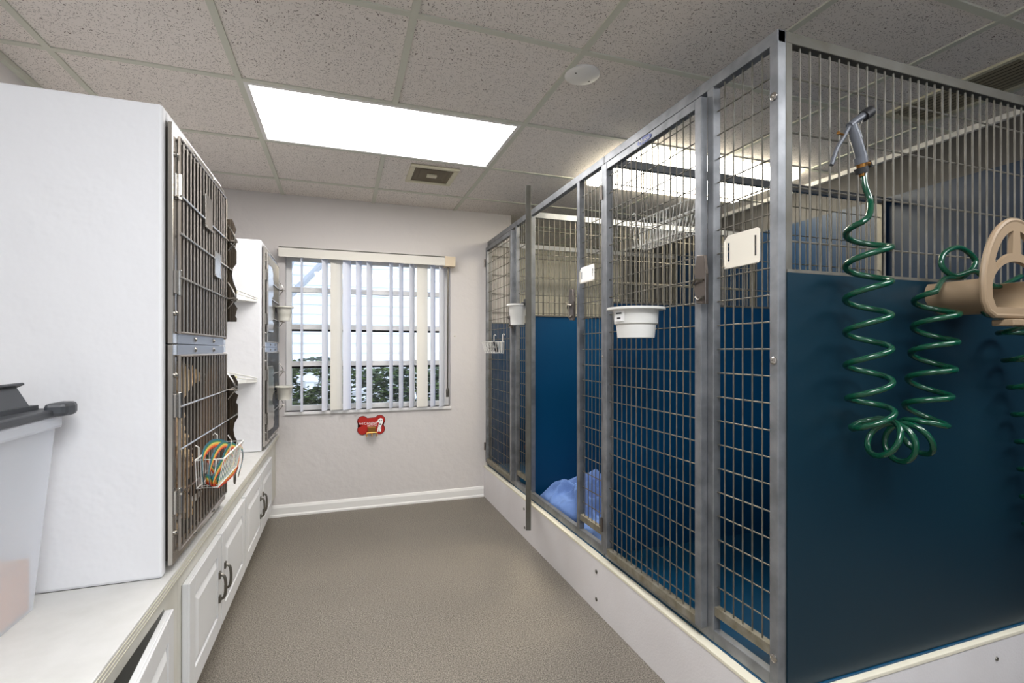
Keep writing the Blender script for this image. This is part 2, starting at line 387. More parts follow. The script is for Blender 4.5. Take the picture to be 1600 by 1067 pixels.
MB().lathe([(.069, 0), (.069, -.006), (.060, -.013), (.02, -.016), (.001, -.016)], (.897, 1.747, ZC), 32).build('cover', 'trim_white', t, smooth=True)
for dx, dy in ((-.038, -.02), (.038, .015)): MB().lathe([(.004, 0), (.004, -.003)], (.897+dx, 1.747+dy, ZC-.012), 8).build('screw', 'screw_metal', t)

# ------------------------------------------------------------------ window, blinds, outdoors
win = bpy.data.objects.new('window_1', None); C.objects.link(win); place(win, ((wx0+wx1)/2, YF+.09, wz0)); win['kind'] = 'structure'
m = MB(); y0, y1 = YF+.07, YF+.11
m.box((wx0, y0, wz0), (wx0+.035, y1, wz1)); m.box((wx1-.035, y0, wz0), (wx1, y1, wz1))
m.box((wx0+.035, y0, wz0), (wx1-.035, y1, wz0+.035)); m.box((wx0+.035, y0, wz1-.03), (wx1-.035, y1, wz1))
m.build('window_frame', 'trim_white', win)
rails = [1.577, 1.31, 1.045]
for k, z in enumerate(rails):
    bx((wx0+.035, y0-.006, z), (wx1-.035, y1, z+.035)).build('sash_rail', 'trim_white', win)
    if k: bx((wx0+.035, y0-.004, z-.014), (wx1-.035, y1-.01, z)).build('rail_gasket', 'dark_gap', win)
zs = [wz0+.035, 1.045-.014, 1.08, 1.31-.014, 1.345, 1.577, 1.612, wz1-.03]
cols = [wx0+.035, -.12, .53, wx1-.035]
for a in range(0, 8, 2):
    for b in range(3):
        bx((cols[b]+(.007 if b else 0), y0+.015, zs[a]), (cols[b+1]-(.007 if b < 2 else 0), y0+.019, zs[a+1])).build('pane', 'glass', win)
    for b in (1, 2): bx((cols[b]-.007, y0, zs[a]), (cols[b]+.007, y1-.01, zs[a+1])).build('muntin', 'trim_white', win)
bx((wx0-.005, YF-.012, wz0-.02), (wx1+.005, YF+.07, wz0)).build('sill', 'trim_white', win)

t = thing('vertical_blind', (.21, YF-.02, 1.8), 'white vertical blind with slats turned edge-on in the window', 'blind')
m = MB(); m.box((-.405, YF-.085, 1.80), (.745, YF-.077, 1.868)); m.box((-.405, YF-.085, 1.862), (.745, YF, 1.870)); m.box((-.405, YF-.05, 1.835), (.745, YF-.01, 1.86))
m.build('valance', 'slat_cream', t)
bx((.742, YF-.088, 1.797), (.822, YF, 1.871)).build('end_cap', 'beige_cap', t, bevel=.002)
for px, wpx, mt in ((472.5, 3, 0), (508.5, 8, 0), (526, 17, 1), (543, 11, 0), (561.5, 8, 0), (578, 8, 0), (612, 5, 0), (627.5, 6, 0), (644, 7, 0), (660, 16, 1), (677, 7, 0), (691, 8, 0)):
    p = atY(px, 540, YF-.03); r = ray(px, 540); A = math.atan2(r.y, r.x)
    w = wpx*3.85/771; half = .043
    off = math.asin(min(1, w/2/half)) if mt == 0 else PI/2-.25
    ang = A-off
    m = MB(); pts = [(-half, .004), (-half/2, .0005), (0, -.001), (half/2, .0005), (half, .004)]
    d = Vector((math.cos(ang), math.sin(ang), 0)); nn = Vector((-d.y, d.x, 0)); h = .0008
    vs = []
    for z in (wz0+.005, 1.84):
        for s in (-1, 1):
            for u, v in pts: vs.append(p*Vector((1,1,0)) if 0 else Vector((p.x, p.y, 0))+d*u+nn*(v+s*h)+Vector((0,0,z)))
    fs = []
    for k in range(4): fs += [(k, k+1, 11+k, 10+k), (5+k, 15+k, 16+k, 6+k), (k, 5+k, 6+k, k+1), (10+k, 11+k, 16+k, 15+k)]
    fs += [(0, 10, 15, 5), (4, 9, 19, 14)]
    m.add(vs, fs).build('slat', 'slat_cream' if mt else 'slat_blue', t, smooth=False)
m = MB(); m.tube([(.775, YF-.03, 1.80), (.772, YF-.03, .86)], .006, 8); m.lathe([(.011, 0), (.012, .05), (.007, .07)], (.772, YF-.03, .80), 10)
m.build('wand', 'pewter', t)

# outdoors
ground = bx((-9, 4.0, -.35), (XK-.13, 16, -.3)).build('garden_ground', 'ground_out'); struct(ground)
t = thing('neighbour_house', (0, 11, -.3), 'pale blue lap-sided house wall behind the hedge, seen through the window', 'house')
m = MB()
for k in range(26):
    z = -.3+k*.2; m.add([(-7, 11, z), (7, 11, z), (7, 11, z+.2), (-7, 11, z+.2), (-7, 10.96, z), (7, 10.96, z), (7, 10.995, z+.2), (-7, 10.995, z+.2)],
                        [(0,3,2,1),(4,5,6,7),(0,1,5,4),(1,2,6,5),(2,3,7,6),(3,0,4,7)])
m.build('siding_board', 'siding', t, kind='stuff')
tr = thing('tree', (-.9, 8.2, -.3), 'haze-paled tree trunk outside behind the left window panes', 'tree')
MB().tube(catmull([(-.9,8.2,-.3),(-.8,8.2,1),(-.85,8.25,2.2),(-.5,8.3,3.4),(-.2,8.4,4.5)], 5), .1, 10, radii=None).build('trunk', 'hazed_bark', tr, smooth=True)
m = MB(); m.tube(catmull([(-.83,8.25,1.9),(-.3,8.3,2.5),(.4,8.2,3.4)], 5), .05, 8); m.tube(catmull([(-.83,8.25,1.6),(-1.4,8.3,2.6),(-1.9,8.2,3.4)], 5), .05, 8)
m.build('branch', 'hazed_bark', tr, smooth=True)
def leaves(n, lo, hi, size, seed):
    rr = random.Random(seed); m = MB()
    for k in range(n):
        c = Vector((rr.uniform(lo[0], hi[0]), rr.uniform(lo[1], hi[1]), rr.uniform(lo[2], hi[2])))
        if noise.noise(Vector((c.x*5, c.y, c.z*5))) < -.30: continue
        top = hi[2]-.16+.22*noise.noise(Vector((c.x*1.3, 0, 7)))
        if c.z > top: continue
        e = rr.uniform(.6, 1.2)*size; Rm = Matrix.Rotation(rr.uniform(0, 6.3), 3, 'Z')@Matrix.Rotation(rr.uniform(-1.2, 1.2), 3, 'X')
        m.cur = 1 if rr.random() < .3 else 0
        m.add([c+Rm@Vector(q) for q in ((-e, 0, 0), (0, -e*.45, 0), (e, 0, 0), (0, e*.45, 0))], [(0, 1, 2, 3)])
    return m
t = thing('garden_hedge', (.3, 5.6, -.3), 'dark green leafy hedge below the window panes outside', 'hedge')
leaves(36000, (-1.6, 5.3, .2), (XK+.6, 5.9, 1.2), .034, 4).build('foliage', ['leaf_dark', 'leaf_light'], t, kind='stuff')
m = MB()
for k in range(14): m.tube([(-1.5+k*.2, 5.6, -.3), (-1.5+k*.2+random.uniform(-.1,.1), 5.6, .5), (-1.5+k*.2+random.uniform(-.2,.2), 5.6, 1.0)], .008, 5)
m.build('stem', 'hazed_bark', t, kind='stuff')
t = thing('garden_fence', (.3, 6.8, -.3), 'white picket fence half hidden behind the hedge', 'fence')
for k in range(22): bx((-2.2+k*.17, 6.8, -.3), (-2.2+k*.17+.07, 6.82, .75)).build('picket', 'fence_white', t)
for z in (.1, .55): bx((-2.2, 6.825, z), (1.6, 6.85, z+.06)).build('fence_rail', 'fence_white', t)

# ------------------------------------------------------------------ left run: cabinets, worktop
CF = -.432      # cabinet face frame
wt = tag(MB().box((XL+.001, -.4, .553), (-.412, YF-.001, .582)).build('worktop', ['counter_white'], bevel=.002), 'long white painted worktop along the left wall', 'worktop')
m = MB()
for z in (.556, .565, .574): m.box((-.4118, -.4, z-.0012), (-.4105, YF-.001, z+.0012))
o = m.build('edge_ply', 'plywood_edge', wt); o['label'] = 'worn layered plywood front edge'
def cabinet_door(name, ya, yb, parent, z0=.160, z1=.492, xf=-.431, ang=0, handle=None):
    """raised panel door, outer face looking +x"""
    t_ = .014; w = .058
    m = MB(); m.box((xf, ya, z0), (xf+t_, yb, z1))
    # proud frame
    x2 = xf+t_
    def ringed(a0, b0, c0, d0, xa, a1, b1, c1, d1, xb):
        vs = [(xa, a0, c0), (xa, b0, c0), (xa, b0, d0), (xa, a0, d0), (xb, a1, c1), (xb, b1, c1), (xb, b1, d1), (xb, a1, d1)]
        m.add(vs, [(k, (k+1) % 4, 4+(k+1) % 4, 4+k) for k in range(4)])
    for a in ((ya, z0, ya+w, z1), (yb-w, z0, yb, z1), (ya+w, z0, yb-w, z0+w), (ya+w, z1-w, yb-w, z1)):
        m.box((x2-.001, a[0], a[1]), (x2+.006, a[2], a[3]))
    g = w+.006; h = w+.026
    m.add([(x2, ya+g, z0+g), (x2, yb-g, z0+g), (x2, yb-g, z1-g), (x2, ya+g, z1-g), (x2+.008, ya+h, z0+h), (x2+.008, yb-h, z0+h), (x2+.008, yb-h, z1-h), (x2+.008, ya+h, z1-h)],
          [(k, (k+1) % 4, 4+(k+1) % 4, 4+k) for k in range(4)]+[(4, 5, 6, 7)])
    d = m.build(name, 'cabinet_white', parent, bevel=.002)
    if handle:
        hy, hz0, hz1 = handle; mm = MB(); x = x2+.006
        mm.tube(catmull([(x+.003, hy, hz0), (x+.017, hy, hz0+.010), (x+.021, hy, (hz0+hz1)/2), (x+.017, hy, hz1-.010), (x+.003, hy, hz1)], 5), .005, 8)
        mm.box((x, hy-.009, hz0-.009), (x+.006, hy+.009, hz0+.014)); mm.box((x, hy-.009, hz1-.014), (x+.006, hy+.009, hz1+.009))
        mm.build('handle', 'pewter', d, smooth=True)
    return d
def cabinet(ya, yb, doors, label):
    t = thing('base_cabinet', (-.8, (ya+yb)/2, 0), label, 'cabinet', None)
    m = MB(); m.box((XL+.002, ya+.0005, .152), (CF, yb-.0005, .5525)); m.build('body', 'frame_cream', t)
    bx((XL+.002, ya+.0005, 0), (-.51, yb-.0005, .152)).build('plinth', 'frame_cream', t)
    for d in doors:
        dd = cabinet_door('door', d[0], d[1], t, handle=d[2])
    return t
c1 = cabinet(1.605, 2.515, [(1.640, 2.040, (2.000, .275, .365)), (2.048, 2.508, (2.088, .275, .365))], 'white two-door cabinet below the nearer pet cages, with pewter handles')
c2 = cabinet(2.517, 3.778, [(2.525, 2.980, (2.940, .268, .368)), (2.990, 3.42, (3.030, .268, .368))], 'white two-door cabinet under the worktop next to the far wall')
t = thing('base_cabinet', (-.8, 1.0, 0), 'nearest white cabinet, its door standing slightly open', 'cabinet')
m = MB(); m.box((XL+.002, -.4, .152), (-.60, 1.6035, .5525)); m.box((-.60, -.4, .497), (CF, 1.6035, .5525)); m.box((-.60, 1.495, .152), (CF, 1.6035, .497)); m.box((-.60, -.4, .152), (CF, 1.03, .497)); m.box((-.6, 1.03, .152), (CF, 1.495, .165))
m.build('body', 'frame_cream', t)
bx((XL+.002, -.4, 0), (-.51, 1.6035, .152)).build('plinth', 'frame_cream', t)
bx((-.599, 1.031, .166), (-.598, 1.494, .496)).build('shade_back_sheet', 'dark_gap', t)  # near-black sheet painted in for the shade inside the open cabinet
d = cabinet_door('door', 1.035, 1.498, t)
ang = R(-4.5)   # swung open about its far edge
hp = Vector((-.429, 1.498, 0)); off = WL[d.name]-hp
Rz = Matrix.Rotation(ang*-1, 3, 'Z'); Rz = Matrix.Rotation(R(4.5), 3, 'Z')
newp = hp+Rz@Vector((off.x, off.y, 0)); d.rotation_euler = (0, 0, R(4.5)); d.location = Vector((newp.x, newp.y, WL[d.name].z))-WL[t.name]

# ------------------------------------------------------------------ plastered cage housings and steel cages
def housing(y0, y1, label, ztop=1.79):
    m = MB(); x1 = -.430; z0 = .5825; rr = .012
    # near side with rounded front corner, far side, top, lower lip
    m.box((XL+.001, y0, z0), (x1, y0+.03, ztop)); m.box((XL+.001, y1-.03, z0), (x1, y1, ztop)); m.box((XL+.001, y0+.03, ztop-.03), (x1, y1-.03, ztop))
    m.box((XL+.001, y0+.03, z0), (XL+.03, y1-.03, ztop-.03))
    return tag(m.build('cage_housing', 'plaster_white', bevel=.008), label, 'wall housing')
housing(1.476, 2.135, 'large white plastered box around the nearer pair of cages')
housing(3.12, 3.765, 'white plastered box around the farther pair of cages beside the window')
def cage(y0, y1, z0, z1, label, outline, plates=(), bright=False, hz=(), grp='steel pet cages'):
    """front at x=-.412; near edge hinged, latch plate on the far edge"""
    X = -.412; t = thing('pet_cage', (X-.2, (y0+y1)/2, z0), label, 'cage')
    fm = 'stainless' if bright else 'stainless'
    m = MB(); f = .032
    m.box((X-.012, y0, z0), (X, y0+f, z1)); m.box((X-.012, y1-f, z0), (X, y1, z1))
    m.box((X-.012, y0+f, z0), (X, y1-f, z0+f)); m.box((X-.012, y0+f, z1-f), (X, y1-f, z1))
    m.build('face_frame', 'stainless', t, bevel=.0015)
    bx((X-.001, y0+.04, z0 if z0 > 1 else z1-.026), (X+.0015, y1-.04, z0+.026 if z0 > 1 else z1)).build('middle_band', 'steel_blue_grey', t)
    m = MB(); a = .004
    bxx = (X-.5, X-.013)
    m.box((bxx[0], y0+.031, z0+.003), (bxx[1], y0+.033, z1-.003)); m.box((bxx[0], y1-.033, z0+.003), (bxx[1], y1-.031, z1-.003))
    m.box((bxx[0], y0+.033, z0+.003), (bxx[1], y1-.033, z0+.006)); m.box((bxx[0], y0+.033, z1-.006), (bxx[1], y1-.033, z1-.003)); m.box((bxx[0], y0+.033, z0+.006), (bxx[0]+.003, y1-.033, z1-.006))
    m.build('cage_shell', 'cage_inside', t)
    ya, yb, za, zb = y0+.028, y1-.03, z0+.03, z1-.03; xd = X+.007
    d = bpy.data.objects.new('door', None); C.objects.link(d); place(d, (xd, (ya+yb)/2, za), t)
    m = MB(); r = .0029
    m.tube([(xd, ya, za), (xd, yb, za), (xd, yb, zb), (xd, ya, zb)], .0045, 7, closed=True)
    m.build('door_rim', 'cage_bar' if not bright else 'stainless', d, smooth=True)
    m = MB(); n = 16
    for k in range(1, n):
        y = ya+(yb-ya)*k/n; m.tube([(xd, y, za), (xd, y, zb)], r, 6)
    m.build('bars', 'cage_bar' if not bright else 'stainless', d, smooth=True, kind='stuff')
    m = MB()
    for z in hz: m.tube([(xd+.006, ya-.01, z), (xd+.006, yb+.012, z)], .0032, 6)
    m.build('cross_wires', 'stainless', d, smooth=True, kind='stuff')
    for z in (z0+(z1-z0)*.28, z0+(z1-z0)*.72):
        m = MB(); m.box((X, y0+.004, z-.03), (X+.006, y0+.024, z+.03)); m.tube([(X+.008, y0+.026, z-.034), (X+.008, y0+.026, z+.034)], .006, 8)
        m.build('hinge', 'stainless', t, bevel=.001)
    for z, yy in [(z0+.014, y0+.2), (z0+.014, y0+.42), (z1-.014, y0+.2), (z1-.014, y0+.42), (z0+.08, y0+.015), (z1-.08, y0+.015), (z1-.03, y1-.014), (z0+.03, y1-.014), (z1-.12, y1-.014)]:
        MB().lathe([(.007, 0), (.007, .003), (.004, .006), (.001, .007)], (X+.0002, yy, z), 10, Matrix.Rotation(PI/2, 3, 'Y')).build('bolt', 'stainless', t, smooth=True)
    # wavy latch plate standing out from the far edge
    yp = y1-.012
    m = MB()
    if bright: m.prism([(y0+.02+(u+.412)*9, v) for u, v in outline], .003, lambda u, v, w: Vector((X+.014+w+(u-y0)*.03, u, v)))
    else: m.prism(outline, .003, lambda u, v, w: Vector((u, yp+w, v)))
    o = m.build('latch_plate', 'stainless_mirror' if not bright else 'stainless', t); o['label'] = 'mirror-bright steel latch plate with a wavy edge'
    zm = [q for q in hz][:1]+[q for q in hz][-1:]
    for z in zm:
        m = MB()
        m.tube(catmull([(X+.01, yp-.004, z+.06), (X+.028, yp-.006, z+.03), (X+.034, yp-.006, z+.006), (X+.012, yp-.004, z)], 4), .003, 6)
        m.tube([(X+.004, yp-.008, z), (X+.045, yp-.008, z-.002)], .0035, 6)
        m.tube([(X+.034, yp-.006, z-.004), (X+.012, yp-.004, z-.035)], .0025, 6)
        m.build('latch_rod', 'stainless', t, smooth=True)
    for (py, pz, w, h, tilt) in plates:
        m = MB(); m.obox((xd+.009, py, pz), (.0025, w, h), Matrix.Rotation(tilt, 3, 'X')); m.obox((xd+.0115, py, pz-h/2+.004), (.003, w, .008), Matrix.Rotation(tilt, 3, 'X'))
        m.build('card_plate', 'stainless', t, bevel=.0006)
    return t
def pix_outline(pts, ox, oy, s, yp): return [(atY(ox+x/s, oy+y/s, yp).x, atY(ox+x/s, oy+y/s, yp).z) for x, y in pts]
up = pix_outline([(108,70),(185,70),(222,165),(205,215),(228,255),(210,325),(222,350),(222,460),(190,500),(182,560),(195,620),(222,690),(222,790),(200,805),(230,850),(212,920),(225,940),(222,970),(108,970)], 330, 330, 5.615, 2.095)
lo = pix_outline([(108,370),(200,370),(235,430),(232,500),(205,520),(238,545),(218,610),(235,630),(235,740),(205,790),(195,850),(205,910),(235,960),(240,1080),(225,1130),(238,1180),(215,1240),(108,1240)], 330, 520, 5.615, 2.095)
cage(1.494, 2.107, 1.180, 1.755, 'upper steel pet cage in the nearer white housing, empty', up, plates=[(1.79, 1.165+.43, .085, .105, 0), (1.905, 1.165+.285, .08, .085, 0)], hz=(1.165+.405, 1.165+.305, 1.165+.19))
cage(1.494, 2.107, .606, 1.178, 'lower steel pet cage in the nearer white housing, holding a fluffy tan dog', lo, hz=(1.165-.15, 1.165-.262, 1.165-.38))
dz = Vector((0, 1.622, 0))
def shift(pts, s=.8): return [(-.412+(u+.412)*s, v) for u, v in pts]
cage(3.13, 3.73, 1.18, 1.755, 'upper steel pet cage in the far housing next to the window', shift(up, .45), bright=True, hz=(1.57, 1.47, 1.355))
cage(3.13, 3.73, .606, 1.178, 'lower steel pet cage in the far housing next to the window', shift(lo, .45), bright=True, hz=(1.015, .903, .785))

# white bedding sheet in the lower cage
m = MB(); n = 10; vs = []; fs = []
for i in range(n+1):
    for j in range(n+1):
        x = -.85+.38*i/n; y = 1.58+.45*j/n; vs.append((x, y, .618+.03*max(0, noise.noise(Vector((x*9, y*9, 1))))+.03*(i == n)))
for i in range(n):
    for j in range(n): a = i*(n+1)+j; fs.append((a, a+1, a+n+2, a+n+1))
m.add(vs, fs); o = tag(m.build('bedding_sheet', 'paper_white', smooth=True), 'white bedding sheet on the floor of the lower cage', 'bedding'); s_ = o.modifiers.new('solid', 'SOLIDIFY'); s_.thickness = .006

# ------------------------------------------------------------------ dogs
def skin_body(name, joints, edges, material, parent, levels=2, fluff=0, freq=30):
    me = bpy.data.meshes.new(name); me.from_pydata([Vector(p[:3]) for p in joints], edges, [])
    o = bpy.data.objects.new(name, me); C.objects.link(o)
    o.modifiers.new('skin', 'SKIN'); sv = me.skin_vertices[0].data
    for i, p in enumerate(joints): sv[i].radius = (p[3], p[4] if len(p) > 4 else p[3]); sv[i].use_root = (i == 0)
    s = o.modifiers.new('sub', 'SUBSURF'); s.levels = s.render_levels = levels
    dg = bpy.context.evaluated_depsgraph_get(); ev = o.evaluated_get(dg); m2 = bpy.data.meshes.new_from_object(ev)
    bpy.data.objects.remove(o)
    mb = MB(); vs = []
    for v in m2.vertices:
        c = Vector(v.co); nn = Vector(v.normal)
        if fluff: c = c+nn*fluff*(noise.noise(c*freq)+.6*noise.noise(c*freq*2.3))
        vs.append(c)
    mb.add(vs, [tuple(p.vertices) for p in m2.polygons]); bpy.data.meshes.remove(m2)
    return mb.build(name, material, parent, smooth=True)
def ell(c, s, n=12, rz=0, rx=0):
    m = MB(); Rm = Matrix.Rotation(rz, 3, 'Z')@Matrix.Rotation(rx, 3, 'X'); vs = []
    prof = [(max(.001, math.sin(PI*k/n)), -math.cos(PI*k/n)) for k in range(n+1)]
    for r, z in prof:
        for k in range(14): vs.append(Vector(c)+Rm@Vector((s[0]*r*math.cos(2*PI*k/14), s[1]*r*math.sin(2*PI*k/14), s[2]*z)))
    fs = [(i*14+k, i*14+(k+1) % 14, (i+1)*14+(k+1) % 14, (i+1)*14+k) for i in range(n) for k in range(14)]
    return m.add(vs, fs)
def dog(base, yaw, S, label, fur, dark, fluff=0, name='dog', part_fur=None):
    """sitting dog facing local +x, scale S (sitting height ~1*S)"""
    t = thing(name, base, label, 'dog'); B = Vector(base); Rz = Matrix.Rotation(yaw, 3, 'Z')
    def P(x, y, z, *r): q = B+Rz@(Vector((x, y, z))*S); return (q.x, q.y, q.z)+tuple(a*S for a in r)
    J = [P(-.20,0,.24,.15), P(-.10,0,.40,.145), P(.04,0,.55,.13), P(.10,0,.68,.085), P(.15,0,.80,.095), P(.24,0,.79,.062), P(.34,0,.765,.04),
         P(.07,.09,.48,.075), P(.12,.10,.28,.045), P(.12,.10,.07,.033), P(.17,.10,.03,.035),
         P(.07,-.09,.48,.075), P(.12,-.10,.28,.045), P(.12,-.10,.07,.033), P(.17,-.10,.03,.035),
         P(-.14,.13,.17,.10), P(.03,.15,.16,.06), P(-.09,.15,.05,.04), P(.03,.15,.035,.035),
         P(-.14,-.13,.17,.10), P(.03,-.15,.16,.06), P(-.09,-.15,.05,.04), P(.03,-.15,.035,.035),
         P(-.33,0,.12,.045), P(-.45,.06,.07,.03)]
    E_ = [(0,1),(1,2),(2,3),(3,4),(4,5),(5,6),(2,7),(7,8),(8,9),(9,10),(2,11),(11,12),(12,13),(13,14),(0,15),(15,16),(16,17),(17,18),(0,19),(19,20),(20,21),(21,22),(0,23),(23,24)]
    skin_body('body', J, E_, fur, t, 3 if fluff else 2, fluff)
    def Q(x, y, z): return B+Rz@(Vector((x, y, z))*S)
    for s in (-1, 1):
        m = ell(Q(.12, s*.105, .78), (.05*S, .022*S, .095*S), 10, yaw, s*.25)
        if fluff:
            m.v = [v+Vector((1,1,1))*fluff*noise.noise(v*30) for v in m.v]
        m.build('ear', part_fur or fur, t, smooth=True)
        ell(Q(.225, s*.042, .83), (.014*S,)*3, 8).build('eye', 'nose_black', t, smooth=True)
    ell(Q(.382, 0, .775), (.022*S, .026*S, .02*S), 8, yaw).build('nose', 'nose_black', t, smooth=True)
    m = MB(); m.tube([Q(.375, -.025, .742), Q(.36, 0, .735), Q(.375, .025, .742)], .006*S, 5); m.build('mouth', 'nose_black', t)
    return t
dog((-.555, 1.755, .622), R(62), .58, 'fluffy tan curly-haired dog sitting in the lower near cage', 'fur_tan', 'nose_black', fluff=.02)
dog((1.50, 3.55, .262), R(-130), .82, 'dark brown dog sitting behind the wire of the farthest kennel', 'fur_brown', 'nose_black', name='dog')

# ------------------------------------------------------------------ wire baskets
def basket(name, O, u, nrm, w, dep, h, label, mat_='white_wire', hooks=.05, nv=11, taper=.75, group=None):
    """O: top back left corner, u along width, nrm outwards"""
    O = Vector(O); u = Vector(u).normalized(); nrm = Vector(nrm).normalized(); Z = Vector((0,0,1))
    t = thing(name, O+u*w/2-Z*h, label, 'basket', group)
    def top(a, b): return O+u*w*a+nrm*dep*b
    def bot(a, b): return O+u*(w*(.5+(a-.5)*.9))+nrm*(dep*b*taper)-Z*h
    m = MB(); m.tube([top(0,0), top(1,0), top(1,1), top(0,1)], .0026, 6, closed=True); m.tube([bot(0,0), bot(1,0), bot(1,1), bot(0,1)], .002, 6, closed=True)
    m.build('rim', mat_, t, smooth=True)
    m = MB()
    for k in range(nv+1):
        a = k/nv; m.tube([top(a,1), bot(a,1), bot(a,0), top(a,0)], .0014, 5)
    for k in range(1, 4):
        b = k/4
        for a in (0, 1): m.tube([top(a,b), bot(a,b)], .0014, 5)
    m.build('wires', mat_, t, smooth=True, kind='stuff')
    for a in (.12, .88):
        p = O+u*w*a; m = MB(); m.tube([p, p+Z*hooks, p+Z*(hooks+.006)-nrm*.008, p+Z*(hooks-.004)-nrm*.016], .0022, 6); m.build('hook', mat_, t, smooth=True)
    return t
b1 = basket('wire_basket', (-.396, 1.635, 1.165-.318), (0, 1, 0), (1, 0, 0), .30, .072, .085, 'white wire basket full of rainbow leashes hanging on the lower near cage', hooks=.03)
# rainbow leash bundle in the basket
def ribbon(m, path, wdt, nrm):
    pts = catmull(path, 6); bands = 5
    for b in range(bands):
        m.cur = b; vs = []; fs = []
        for i, p in enumerate(pts):
            t_ = (pts[min(i+1, len(pts)-1)]-pts[max(i-1, 0)]).normalized(); side = Vector(nrm).cross(t_).normalized(); s2 = t_.cross(side)*.0012
            for e in (b, b+1):
                q = p+side*wdt*(e/bands-.5); vs += [q+s2, q-s2]
        for i in range(len(pts)-1):
            a = i*4; fs += [(a, a+2, a+6, a+4), (a+1, a+5, a+7, a+3), (a, a+4, a+5, a+1), (a+2, a+3, a+7, a+6)]
        m.add(vs, fs)
bx0, by0, bz0 = -.355, 1.70, .80
def loops(m, specs):
    for (px0, py0, x, pts, w, nr) in specs:
        ribbon(m, [atX(a, b, xx) for a, b, xx in pts], w, nr)
RB = ['rainbow_red', 'rainbow_orange', 'rainbow_yellow', 'rainbow_green', 'rainbow_blue']
lt = thing('leash', (-.36, 1.70, .79), 'tangle of rainbow-striped leashes lying in the white wire basket', 'leash')
for nm, pts, w in (('strap', [(318,752,-.37),(316,730,-.36),(319,708,-.36),(331,694,-.37),(345,692,-.37),(357,698,-.375),(364,712,-.38)], .018),
                   ('strap', [(332,754,-.35),(338,738,-.35),(347,722,-.355),(354,706,-.365),(362,696,-.37),(371,702,-.375),(373,716,-.38)], .018),
                   ('strap', [(322,748,-.36),(335,752,-.355),(350,742,-.355),(362,728,-.36),(366,716,-.37)], .022),
                   ('strap', [(372,745,-.385),(378,722,-.375),(379,704,-.37),(374,698,-.375),(362,706,-.38),(352,722,-.375),(338,744,-.365)], .017),
                   ('strap', [(328,757,-.352),(327,738,-.35),(333,716,-.352),(342,700,-.36),(352,694,-.37),(362,700,-.38)], .016),
                   ('strap', [(340,756,-.345),(352,747,-.348),(364,736,-.352),(371,722,-.36),(374,706,-.37)], .02),
                   ('strap', [(324,716,-.385),(334,736,-.38),(350,750,-.372),(358,736,-.378)], .02)):
    m = MB(); ribbon(m, [atX(*q) for q in pts], w*1.35, (1, .2, .1)); m.build(nm, RB, lt)
m = MB(); p = atX(367, 742, -.375); m.tube([p+Vector((0, .012*math.cos(a), .02*math.sin(a)-.012)) for a in [2*PI*k/12 for k in range(12)]], .003, 6, closed=True)
m.lathe([(.006, 0), (.007, .012), (.004, .02)], p+Vector((0,0,.006)), 8); m.build('clip', 'pewter', lt, smooth=True)

# ------------------------------------------------------------------ bowls clipped on the far cages
def bowl(c, r, h, label, material='bowl_grey', tab=None, name='plastic_bowl', group=None, holder=True, lab=False, arm=None):
    """bucket bowl hanging; c = centre of rim top"""
    c = Vector(c); t = thing(name, c-Vector((0,0,h)), label, 'bowl', group)
    MB().lathe([(r*.001, -h), (r*.78, -h), (r*.84, -h*.55), (r*.92, -h*.5), (r*.96, -h*.04), (r, 0), (r*.93, 0), (r*.86, -h*.45), (r*.72, -h*.94), (r*.001, -h*.94)], c, 32, cap=False).build('bowl', material, t, smooth=True)
    MB().lathe([(r*.95, -.001), (r*1.24, -.001), (r*1.24, .007), (r*.95, .007), (r*.95, -.001)], c, 32, cap=False).build('flange', material, t, smooth=True)
    if arm:
        m = MB(); m.tube([c, Vector(arm)], .006, 6); m.obox(arm, (.012, .03, .03)); m.build('bracket', 'black_rubber' if not lab else material, t)
    return t
bowl((-.352, 3.52, 1.165+.272), .048, .085, 'grey-white plastic bowl clipped on the upper far cage', arm=(-.400, 3.52, 1.42))
bowl((-.352, 3.52, 1.165-.245), .048, .08, 'grey-white plastic bowl clipped on the lower far cage', arm=(-.400, 3.52, .905))

# corner shelves on the near side of the far housing
for zb, lab, up_ in ((1.165+.27, 'upper white triangular shelf with yellow tape on the far housing', 1), (1.165-.185, 'lower white triangular shelf with yellow tape on the far housing', 0)):
    t = thing('corner_shelf', (-.62, 3.0, zb), lab, 'shelf'); y = 3.1195
    m = MB(); m.prism([(-.452, y), (-.80, y), (-.80, y-.50)], .006, lambda u, v, w: Vector((u, v, zb+w))); m.build('shelf_board', 'white_plastic', t, bevel=.001)
    a, b = Vector((-.452, y-.004, zb)), Vector((-.80, y-.50, zb)); m = MB(); U1 = Vector((0, 0, .022)); U2 = Vector((0, 0, .15))
    m.add([a, b, b+Vector((0,0,.018)), a+Vector((0,0,.018)), a+Vector((-.004,.004,0)), b+Vector((-.004,.004,0)), b+Vector((-.004,.004,.018)), a+Vector((-.004,.004,.018))], [(0,3,2,1),(4,5,6,7),(0,1,5,4),(1,2,6,5),(2,3,7,6),(3,0,4,7)])
    m.tube([a+U1, b+U2], .004, 6); m.tube([a+U1*.6, b+U2*.6], .003, 6)
    for k in range(9): q = a+(b-a)*(k/8); m.tube([q, q+U1.lerp(U2, k/8)], .002, 5)
    m.build('guard_rail', 'white_plastic', t)
    q = a+(b-a)*.27; MB().obox(q+Vector((0,-.003,.018)), (.022, .004, .055), Matrix.Rotation(R(20), 3, 'Y')).build('tape', 'yellow_tape', t)

